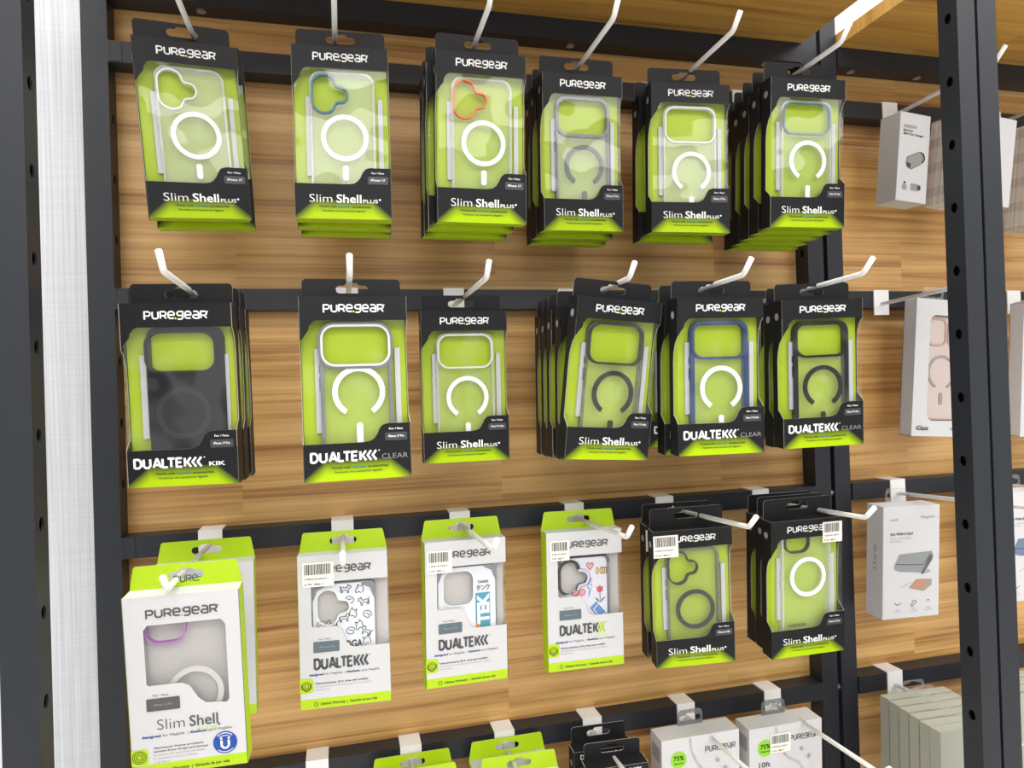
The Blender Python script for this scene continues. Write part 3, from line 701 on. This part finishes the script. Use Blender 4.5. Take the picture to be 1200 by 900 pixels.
hook('white hook over the sage boxes at the right picture edge', .930, 3, -.438, .006, .72)
hook('empty white hook on the bottom rail, leftmost', -.039, 3, -.436, .006)
hook('white hook on the bottom rail with the lower pair of lime tabs', .068, 3, -.436, .006)
hook('white hook on the bottom rail with the higher pair of lime tabs', .182, 3, -.436, .006)
hook('white hook on the bottom rail with the black tabbed packages', .296, 3, -.436, .006)
hook('white hook on the bottom rail with the cable box without price sticker', .426, 3, -.436, .006)
hook('white hook on the bottom rail with the cable box marked 10ft', .555, 3, -.436, .006)
hook('white hook on the bottom rail holding sage grey boxes', .753, 3, -.438, .006)

# ------------------------------------------------------------------ black packages
def rim(n, c, r=.3): return mat('rim_'+n, c, r)
RW = mat('ring_white', (246, 246, 246), .4); RG = mat('ring_grey', (104, 108, 112), .4); RBK = mat('ring_black', (30, 28, 26), .4)
GR = rim('grey', (118, 122, 130)); NAVY = rim('navy', (48, 70, 118)); BKF = rim('black', (22, 22, 25)); SIL = rim('silver', (222, 224, 228), .2)
H1, T1 = .171, .0245; H1b = .168; H2, T2 = .163, .0185; H3, T3 = .160, .021
specs = {}
def pk(key, *a, poseat=None, **k):
    o = black_package(*a, **k); pose(o, *poseat); specs[key] = o; return o
pk('11', 'tilted black package on the top row, silver-rimmed plus-shaped camera cutout, far left', H1, T1, 'slim', 'iPhone 17', dict(cam='plus', rim=SIL, ring=RW, body=CASE_M, frame=clear('frame_clear', .35, refl=.8)), poseat=(-.1339, .7340, .2644, 14.7, 3.1, -4.0))
pk('12', 'black package with a teal-rimmed plus-shaped camera cutout and full white ring', H1, T1, 'slim', 'iPhone 17', dict(cam='plus', rim=rim('teal', (16, 104, 130)), ring=RW, body=CASE_M, frame=clear('frame_clear', .35, refl=.8)), poseat=(.0082, .7024, .2590, -2.9, 1.0, .2))
pk('13', 'black package with an orange-rimmed plus-shaped camera cutout', H1, T1, 'slim', 'iPhone 17', dict(cam='plus', rim=rim('orange', (224, 98, 10)), ring=RW, body=CASE, frame=clear('frame_clear', .35, refl=.8)), poseat=(.1478, .6919, .2574, -.3, 4.5, .4))
pk('14', 'black package on the top row with thick grey wide camera frame and grey ring', H1, T1, 'slim', 'iPhone 17 Pro', dict(cam='wide', rim=GR, rw=.0030, ring=RG, open=1, rz=.0985, body=CASE_M, frame=GR, fw=.0024), poseat=(.2695, .7237, .2596, .3, 4.3, -.4))
pk('15', 'black package on the top row with thin white wide camera rim and open white ring', H1b, T1, 'slim', 'iPhone 17 Pro', dict(cam='wide', rim=SIL, ring=RW, open=1, rz=.0985, body=CASE_M, frame=clear('frame_clear', .35, refl=.8)), poseat=(.3942, .7112, .2559, -6.5, 2.1, .8))
pk('16', 'black package with thin blue-grey wide camera rim, front of the top right stack', H1b, T1, 'slim', 'iPhone 17 Pro Max', dict(cam='wide', tall=1, rim=rim('blue_grey', (104, 128, 156)), ring=RW, open=1, rz=.0915, body=CASE, frame=clear('frame_clear', .35, refl=.8)), poseat=(.5277, .6836, .2591, -4.0, 3.7, .2))
navy = mat('navy_case', (9, 12, 20), .45, spec=.25)
o = pk('21', 'black package holding a solid dark navy phone case, second row far left', H2, T2, 'kik', 'iPhone 17 Pro', dict(cam='wide', tall=1, rim=mat('navy_rim', (6, 8, 13), .35), ring=mat('navy_ring', (5, 7, 13), .3), rx=.0485, rz=.098, body=navy, opaque=True, frame=mat('navy_rim', (6, 8, 13), .35), x0=.0195, x1=.0845, top=.0205, bot=.150, bar=False), poseat=(-.1394, .6670, .0033, -5.1, 4.3, .1))
pk('22', 'largest-looking black package, thick grey camera frame lined white, open white ring, second row', H2, T2, 'clear', 'iPhone 17 Pro', dict(cam='wide', tall=1, rim=SIL, rw=.002, rim2=GR, ring=RW, open=1, rz=.085, body=CASE, frame=GR, fw=.0030), poseat=(.0130, .6292, .0048, 1.6, .2, -.2))
pk('23', 'smallest-looking black package on the second row, thin white camera rim, hanging by the rail', H2, T2, 'slim', 'iPhone 17 Pro Max', dict(cam='wide', tall=1, rim=SIL, ring=RW, open=1, rz=.0935, body=CASE, frame=clear('frame_clear', .35, refl=.8)), poseat=(.1309, .7368, .0037, -.7, 2.4, 0))
pk('24', 'black package leaning sideways with a smoke-brown camera rim and dark ring', H2, T2, 'slim', 'iPhone 17 Pro Max', dict(cam='wide', rim=rim('smoke', (52, 49, 46)), rw=.0024, ring=RBK, open=1, rz=.0955, body=CASE, frame=clear('frame_smoke', .5, (120, 116, 108), refl=.8), fw=.0022), poseat=(.2674, .6516, .0051, 4.2, 6.9, 4.2))
pk('25', 'black package with navy blue framed clear case and open white ring', .160, T2, 'clear', 'iPhone 17 Pro Max', dict(cam='wide', tall=1, rim=NAVY, rw=.0026, ring=RW, open=1, rz=.0925, body=CASE, frame=NAVY, fw=.0042), poseat=(.3756, .6311, .0058, -4.1, 3.0, 0))
pk('26', 'black package with black framed clear case and open black ring, second row right end', .160, T2, 'clear', 'iPhone 17 Pro Max', dict(cam='wide', tall=1, rim=BKF, rw=.0026, ring=RBK, open=1, rz=.0945, body=CASE, frame=BKF, fw=.0042), poseat=(.5075, .6452, .0059, -6.2, 3.8, -1.1))
pk('35', 'black package with a black plus-shaped camera rim, full black ring and price sticker', H3, T3, 'slim', 'iPhone 16E', dict(cam='plus', rim=BKF, ring=RBK, rz=.0955, cz=.027, body=CASE_S, frame=clear('frame_smoke', .5, (120, 116, 108), refl=.8), fw=.0026, bar=False), poseat=(.3876, .7238, -.2469, -7.6, 4.1, -1.3), stick=(.0, .31, .03, .19))
pk('36', 'black package with full white ring and price sticker at right, front of third-row stack', H3, T3, 'slim', 'iPhone 16 Plus', dict(cam='sq', c=(.0215, .0505, .008, .038), top=.012, rim=BKF, rw=.0016, ring=RW, rz=.069, rx=.050, body=CASE, frame=clear('frame_clear', .35, refl=.8), bar=False), poseat=(.5187, .6977, -.2413, -2.1, 3.6, -.8), stick=(.70, .97, .03, .18))
m = MB(); logo(m, -.022, .000, -.047, .0032, INK_DG, .0050, reg=False); m.build('case_lettering', [c for c in specs['36'].children if c.name.startswith('phone_case')][0])
# packages hanging behind the front ones
behind = {
 '11': ('the tilted silver-camera package', [(-.133, .766, .262, 6, 2.5, -2.5)]),
 '12': ('the teal-cutout package', [(.0092, .730, .257, -1.5, 1.5, .3), (.0105, .757, .256, -1, 1.5, -.2)]),
 '13': ('the orange-cutout package', [(.1415, .720, .256, 1.5, 4.0, .2), (.1405, .748, .254, 3, 3.5, .5)]),
 '14': ('the thick grey camera package', [(.2685, .752, .257, 1, 4, .2), (.2705, .780, .256, 1, 3.5, 0)]),
 '15': ('the thin white camera package', [(.3945, .748, .253, -2, 3, .5)]),
 '16': ('the blue-grey camera package', [(.5290, .709, .258, -4, 3.7, .2), (.5320, .734, .257, -3.5, 3.7, .1), (.5360, .760, .256, -3, 3.5, .4), (.5400, .785, .255, -2.5, 3.2, .1)]),
 '21': ('the solid navy case package', [(-.1370, .692, .003, -3, 4, .3), (-.1345, .717, .003, -2, 4, -.2)]),
 '24': ('the leaning smoke-rim package', [(.2735, .700, .003, -1, 3, .6), (.2725, .727, .003, -1, 3, .3), (.2735, .753, .002, -1, 3, .1), (.2740, .779, .002, -1, 3, .2)]),
 '25': ('the navy blue framed package', [(.3740, .657, .005, -4, 3, .2), (.4080, .770, .003, 2, 3, .3)]),
 '26': ('the black framed package', [(.5140, .671, .005, -6, 3.5, -.6), (.5660, .772, .005, 1, 3, .2)]),
 '35': ('the black-ring price-sticker package', [(.3920, .757, -.247, -5, 3.5, -.4)]),
 '36': ('the white-ring price-sticker package', [(.5300, .727, -.243, -2, 3.2, -.5), (.5365, .757, -.245, -2, 3, -.3)]),
}
order = ('directly behind', 'second behind', 'third behind', 'fourth behind')
for k, (what, L) in behind.items():
    for i, p in enumerate(L):
        pose(dup(specs[k], 'black case package hanging %s %s' % (order[i], what)), *p)

# ------------------------------------------------------------------ white packages
HW, TW = .160, .021
p31 = white_package('white package with lilac camera rim and blue round badge, nearest at lower left', .157, .021, 'slim', 'iPhone 16 Plus'); pose(p31, -.1373, .6500, -.2455, -2.8, 4.0, -.6)
p31b = dup(p31, 'white package half hidden behind the nearest lilac-rimmed one')
for c in list(p31b.children):
    if c.name.startswith('tab_lettering'): bpy.data.objects.remove(c)
pose(p31b, -.1395, .752, -.246, 2, 1, .4)
p32 = white_package('white package showing a case covered in pet doodles', HW, TW, 'pets', 'iPhone 16', (.055, .40, .045, .205)); pose(p32, -.0038, .7597, -.2505, -3.1, -1.3, 0)
p33 = white_package('white package showing a case with a teal vertical graphic and katakana', HW, TW, 'tank', 'iPhone 16 Pro', (.03, .33, .06, .215)); pose(p33, .1295, .7668, -.2483, 3.3, -.3, .9)
p34 = white_package('white package showing a black framed case with heart and tulip stickers', HW, TW, 'stickers', 'iPhone 16', (.05, .30, .06, .205)); pose(p34, .2704, .7671, -.2492, .2, -.4, .8)
pose(dup(p32, 'rear white package of the lower lime-tab pair on the bottom rail'), .068, .792, -.521, 0, 0, 0)
pose(dup(p32, 'front white package of the lower lime-tab pair on the bottom rail'), .071, .764, -.5235, 0, 0, 0)
pose(dup(p33, 'rear white package of the higher lime-tab pair on the bottom rail'), .181, .792, -.519, 0, 0, 0)
pose(dup(p33, 'front white package of the higher lime-tab pair on the bottom rail'), .187, .762, -.525, -2, 0, 0)
# small black packages on the bottom rail
k1 = black_package('small black package with two-piece tab in front on the bottom rail', .13, .019, None, 'iPhone 17', None, W=.074, mini=True); pose(k1, .293, .742, -.498, -3, 3, 0)
for c in list(k1.children):
    if c.name.startswith('brand_lettering'): bpy.data.objects.remove(c)
m = MB(); m.text('DUALTEK MAG KIK', 0, .056, .0058, INK_W, FY, .058, .02, 'c'); m.build('brand_lettering', k1)
k2 = dup(k1, 'small black package behind another black one on the bottom rail'); pose(k2, .288, .772, -.492, -2, 3, 0)

# ------------------------------------------------------------------ cable boxes on the bottom rail
def hang_plastic(parent, w_, z0, z1, y, pm=None):
    m = MB(); m.plate([rr(-w_/2, w_/2, z0, z1, .006, 4, (0, 0, 1, 1)), euro_slot(0, (z0+z1)/2+.001)], y, y+.001, pm or HANGP); m.build('hang_tab', parent)
def cable_box(label, ft, stick):
    W, H, D = .104, .15, .030
    t = thing('cable_box', label, 'box', group='white cable boxes')
    L, R, T, B = -W/2, W/2, H/2, -H/2
    m = MB(); m.box(L, R, 0, D, B, T, WHITE); m.box(L-.0003, L, .004, D-.004, T-.030, T-.012, INK_LG); m.build('carton', t)
    hang_plastic(t, .034, T-.004, T+.019, D-.004, HANGG)
    m = MB(); logo(m, L+.058, R-.006, T-.0215, .0060, INK_G, FY); m.build('brand_lettering', t)
    m = MB(); m.plate([circ(L+.022, T-.026, .0105, 28)], FY, None, mat('bright_green_print', (142, 208, 40), .45)); m.text('75%', L+.022, T-.0265, .0055, INK_DG, FY*1.5, .014, .03, 'c'); m.text('Recycled', L+.022, T-.031, .0022, INK_DG, FY*1.5, .012, .02, 'c')
    m.build('green_badge', t)
    m = MB(); pth = smooth([(L+.038, T-.002), (L+.040, T-.020), (L+.052, T-.040), (L+.070, T-.052), (L+.082, T-.070)], 6, False)
    m.stroke(pth, .0030, FY, mat('cable_print', (205, 205, 208), .5)); c0 = (L+.076, T-.036)
    m.stroke([(c0[0], c0[1]), (c0[0]+.008, c0[1]-.009), (c0[0]+.015, c0[1]-.016)], .006, FY*1.2, mat('cable_print', (205, 205, 208), .5)); m.stroke([(c0[0]-.004, c0[1]+.004), (c0[0], c0[1])], .0042, FY*1.4, INK_LG)
    m.stroke([(c0[0]+.012, c0[1]-.014), (c0[0]+.022, c0[1]-.040)], .0032, FY*1.1, mat('cable_print', (205, 205, 208), .5))
    m.build('cable_picture', t)
    if ft:
        m = MB(); m.text(ft, L+.013, T-.050, .0065, INK_D, FY, .016, .01); m.text('3 m', L+.018, T-.0545, .0022, INK_G, FY, .004)
        m.plate([rr(L+.015, L+.029, T-.070, T-.061, .002, 3)], FY, None, INK_D); m.build('length_print', t)
        m = MB(); m.plate([circ(L+.042, T-.070, .0095, 24)], FY, None, mat('globe_print', (96, 108, 150), .45)); m.build('globe_print', t)
    if stick: sticker(t, L+.029, L+.058, T-.034, T-.010, FY*2.2)
    return t
c1 = cable_box('white cable box with green 75% badge and no price sticker, bottom rail', None, False); pose(c1, .412, .768, -.503, 0, 2, 0)
c2 = cable_box('white cable box marked 10ft with price sticker under the right hook', '10ft', True); pose(c2, .530, .768, -.507, 0, 2, 0)

# ------------------------------------------------------------------ right bay goods
def plain_box(name, label, W, H, D, m_front, m_side, cat='box', group=None):
    t = thing(name, label, cat, group=group)
    m = MB(); L, R, T, B = -W/2, W/2, H/2, -H/2
    m.box(L, R, .0004, D, B, T, m_side); m.plate([rr(L+.0004, R-.0004, B+.0004, T-.0004, .0006, 2)], 0, .0004, m_front); m.build('carton', t)
    return t
t = plain_box('charger_box', 'deep white box with a car charger picture, top right', .051, .119, .034, WHITE, mat('grey_white_carton', (205, 202, 200), .5))
pose(t, .7605, .7725, .295, 2, 2.5, 4.3)
hang_plastic(t, .036, .054, .075, .030)
m = MB(); L = -.0255; T = .0595
m.plate([rr(L+.006, L+.028, T-.0205, T-.0165, .0019, 3)], FY, None, INK_LG)
m.text('Mini Duo', L+.006, T-.0255, .0026, INK_D, FY, .016, .03); m.text('45W Car Charger', L+.006, T-.030, .0026, INK_D, FY, .034, .03)
m.text('A', L+.012, T-.050, .0018, INK_LG, FY); m.text('mm', L+.014, T-.083, .0018, INK_LG, FY)
m.build('front_print', t)
m = MB(); mg = mat('charger_grey', (150, 146, 142), .4); md = mat('charger_dark', (62, 60, 60), .4)
q = [(-.015, -.008), (-.0135, .001), (.005, .0095), (.010, .0095), (.0125, .006), (.0125, -.002), (.0095, -.006), (-.006, -.0145), (-.013, -.012)]
m.plate([[(p[0]+.003, p[1]-.001) for p in q]], FY, None, mg); m.stroke([(p[0]+.003, p[1]-.001) for p in q], .0008, FY*1.4, md, True)
m.stroke([(p[0]+.0115, p[1]+.0015) for p in circ(0, 0, .0068, 16, -1.2, 1.6)], .0020, FY*1.3, md)
m.plate([[(-.0105, -.0135), (-.0045, -.0140), (-.0045, -.008), (-.0105, -.0070)]], FY*1.5, None, md)
for k in range(4): m.stroke([(-.004+k*.004, -.0085+k*.0024), (-.004+k*.004, .0025+k*.0022)], .0006, FY*1.6, INK_LG)
m.plate([rr(L+.009, L+.017, -.044, -.037, .002, 3)], FY, None, mg); m.plate([rr(L+.011, L+.015, -.036, -.033, .0012, 3)], FY, None, md)
m.plate([rr(L+.023, L+.037, -.044, -.0345, .0015, 3)], FY, None, mg); m.plate([rr(L+.0345, L+.040, -.0425, -.036, .0015, 3)], FY*1.3, None, md)
m.build('charger_picture', t)
t = plain_box('striped_box', 'pale striped box beside the car charger box, partly behind the front post', .086, .118, .055, WHITE, STRIPE, group='striped boxes on the top rail'); pose(t, .852, .743, .288, 0, 3, 6)
hang_plastic(t, .034, .052, .076, .051)
t = plain_box('striped_box', 'striped grey box at the right picture edge beyond the front post', .088, .145, .060, STRIPE, STRIPE, group='striped boxes on the top rail'); pose(t, .988, .738, .272, 0, 3, 4)
hang_plastic(t, .034, .066, .092, .056)
# box with a window and a pale pink case
def window_box(label):
    W, H, D = .094, .190, .021
    t = thing('phone_case_box', label, 'box', group='white window boxes on the second rail')
    L, R, T, B = -W/2, W/2, H/2, -H/2; X = lambda f: L+f*W; Z = lambda f: T-f*H
    m = MB(); win = rr(X(.26), X(.90), Z(.885), Z(.115), .010)
    m.plate([[(L, B), (R, B), (R, T), (L, T)], win], 0, .001, WHITE)
    m.box(L, L+.0008, .001, D, B, T, WHITE); m.box(R-.0008, R, .001, D, B, T, WHITE); m.box(L, R, .001, D, T-.0008, T, WHITE); m.box(L, R, .001, D, B, B+.0008, WHITE); m.box(L, R, D-.0008, D, B, T, mat('blush_card', (206, 188, 178), .6))
    m.build('carton', t)
    hang_plastic(t, .036, T-.003, T+.020, D-.002)
    pk_ = mat('blush_metal', (184, 154, 142), .35); wt = mat('pearl_white', (206, 188, 181), .4)
    m = MB(); out = rr(X(.265), X(.895), Z(.88), Z(.12), .010); m.plate([out], .006, .010, wt); o = m.build('phone_case', t)
    m = MB(); m.band(out, offset(out, -.002), .0045, .0105, pk_); m.build('case_frame', o)
    m = MB(); c = rr(X(.30), X(.60), Z(.33), Z(.14), .008); m.band(offset(c, .0016), offset(c, -.0008), .0045, .006, pk_)
    c = rr(X(.66), X(.88), Z(.33), Z(.14), .008); m.band(offset(c, .0016), offset(c, -.0008), .0045, .006, pk_); m.build('camera_rim', o)
    m = MB(); cx, cz = X(.56), Z(.53); m.plate([circ(cx, cz, .024, 40, -PI/2+.45, 1.5*PI-.45) + circ(cx, cz, .0205, 40, -PI/2+.45, 1.5*PI-.45)[::-1]], .005, .006, mat('grey_ring_print', (150, 142, 138), .4)); m.build('magnet_ring', o)
    m = MB(); m.plate([rr(cx-.003, cx+.003, Z(.77), Z(.68), .003)], .005, .006, mat('grey_ring_print', (150, 142, 138), .4)); m.build('alignment_bar', o)
    m = MB(); m.plate([win], .0016, None, clear('white_box_film', .02)); m.build('window_film', t)
    m = MB(); m.text('iGlaze', X(.08), Z(.955), .0062, INK_D, FY, .020, .02); m.text('MagSafe', X(.70), Z(.955), .004, INK_G, FY, .018); m.build('small_print', t)
    return t
wb = window_box('white window box with blush pink phone case, left of the front post'); pose(wb, .8110, .7880, .0095, 1, 2, 3.5)
pose(dup(wb, 'white window box at the right picture edge behind the front post'), .984, .776, .002, 0, 2, 2.5)
# wallet boxes
def wallet_box(label, tone):
    W, H, D = .090, .152, .030
    t = plain_box('wallet_box', label, W, H, D, WHITE, WHITE, group='white wallet boxes on the third rail')
    L, R, T, B = -W/2, W/2, H/2, -H/2; X = lambda f: L+f*W; Z = lambda f: T-f*H
    m = MB(); m.text('moft', X(.12), Z(.125), .0030, INK_LG, FY, .012, .02); m.text('MagSafe', X(.66), Z(.115), .0036, INK_LG, FY, .022, .0)
    m.text('Snap Wallet & Stand', X(.12), Z(.255), .0036, INK_G, FY, .036, .02); m.text('Soporte y cartera magnética', X(.12), Z(.29), .0024, INK_LG, FY, .034); m.text('para iPhone', X(.12), Z(.315), .0022, INK_LG, FY, .018)
    for k, u in enumerate((.26, .54, .80)):
        m.text(('Snap', 'Fold', 'Hold')[k], X(u), Z(.925), .0022, INK_LG, FY, None, 0, 'c'); m.text(('on and off', 'into a stand', 'three cards')[k], X(u), Z(.945), .0018, INK_LG, FY, .012, 0, 'c')
    m.build('small_print', t)
    m = MB(); m.stroke([(X(.20), Z(.86)), (X(.26), Z(.88)), (X(.32), Z(.86))], .0009, FY, INK_G); m.build('feature_icon', t)
    m = MB(); m.stroke([(X(.52), Z(.875)), (X(.49), Z(.89)), (X(.52), Z(.90)), (X(.59), Z(.86)), (X(.57), Z(.845)), (X(.52), Z(.855))], .0008, FY, INK_G, True)
    m.build('feature_icon', t)
    m = MB(); m.stroke([(X(.77), Z(.86)), (X(.80), Z(.85)), (X(.83), Z(.86))], .0009, FY, INK_G); m.build('feature_icon', t)
    m = MB(); wd = mat('wallet_dark_'+tone[0], tone[1], .5); wl = mat('wallet_light_'+tone[0], tone[2], .5)
    fx, fz = X(.53), Z(.50)
    m.plate([[(fx-.030, fz-.004), (fx-.022, fz+.011), (fx+.030, fz+.013), (fx+.032, fz+.007), (fx+.018, fz-.016), (fx-.022, fz-.012), (fx-.030, fz-.009)]], FY, None, wl)
    m.plate([[(fx+.032, fz+.007), (fx+.030, fz+.001), (fx+.016, fz-.018), (fx+.012, fz-.016), (fx+.018, fz-.008), (fx+.026, fz+.008)]], FY*1.4, None, wd)
    m.stroke([(fx-.028, fz-.002), (fx+.016, fz-.005), (fx+.028, fz+.010)], .0010, FY*1.6, wd)
    m.plate([[(fx+.018, fz-.017), (fx+.029, fz-.015), (fx+.024, fz-.011)]], FY, None, INK_LG)
    m.build('wallet_picture', t)
    m = MB(); gx, gz = X(.62), Z(.705)
    m.plate([[(gx-.015, gz-.004), (gx-.003, gz+.007), (gx+.022, gz+.006), (gx+.022, gz-.002), (gx+.009, gz-.010)]], FY, None, mat('open_wallet_taupe', (164, 148, 132), .5))
    m.plate([[(gx-.011, gz-.0025), (gx-.002, gz+.0045), (gx+.013, gz+.0045), (gx+.006, gz-.004)]], FY*1.4, None, mat('open_wallet_card', (196, 132, 104), .5))
    m.stroke([(gx-.028, gz-.003), (gx-.012, gz+.003)], .0006, FY, INK_LG)
    m.build('open_wallet_picture', t)
    m = MB(); m.text('m o f t', 0, 0, .006, INK_LG, 0, .034, .03)
    for i, p in enumerate(m.v): m.v[i] = (L-.0004, .012+p[2], .022-p[0])
    m.build('side_lettering', t)
    hang_plastic(t, .034, T-.003, T+.019, D-.002)
    return t
w1 = wallet_box('white box with a folded grey wallet picture under the third rail', ('grey', (92, 94, 98), (142, 145, 149))); pose(w1, .7415, .7800, -.2510, -1, 2, 1.2)
w2 = wallet_box('white box with a blue-grey wallet picture at the right picture edge', ('blue', (74, 86, 110), (108, 122, 148))); pose(w2, .921, .762, -.241, 0, 2, 1)
# sage boxes
def sage_box(label):
    return plain_box('sage_box', label, .104, .185, .0150, SAGE, SAGE, group='sage grey boxes on the bottom rail')
s0 = sage_box('frontmost sage grey box of the left stack on the bottom rail, with white label')
m = MB(); m.plate([rr(-.004, .048, .0, .030, .003, 3)], FY, 0, WHITE); m.plate([circ(.008, .010, .003, 12)], FY*1.5, None, INK_G); m.plate([circ(.018, .012, .003, 12)], FY*1.5, None, INK_G)
lb = m.build('white_label', s0); lb['label'] = 'white label'
HY = [.684, .703, .722, .741, .760, .779]
pose(s0, .733, HY[0], -.5205, 0, 0, 1.2)
words = ('second', 'third', 'fourth', 'fifth')
first_plain = None
for i in range(1, 6):
    lab = 'sage grey box %s in the left stack on the bottom rail' % ((words[i-1] + ' from the front') if i < 5 else 'nearest the rail, rearmost')
    if first_plain is None: first_plain = sage_box(lab); hang_plastic(first_plain, .036, .090, .108, .0125); o = first_plain
    else: o = dup(first_plain, lab)
    pose(o, .734+.0025*i, HY[i], -.5220-.0004*i, 0, 0, 1.2)
for i in range(4):
    o = dup(first_plain, 'sage grey box %s the right stack behind the front post' % ('frontmost in', 'second in', 'third in', 'rearmost in')[i]); pose(o, .883+.002*i, .722+.019*i, -.520, 0, 0, 1)
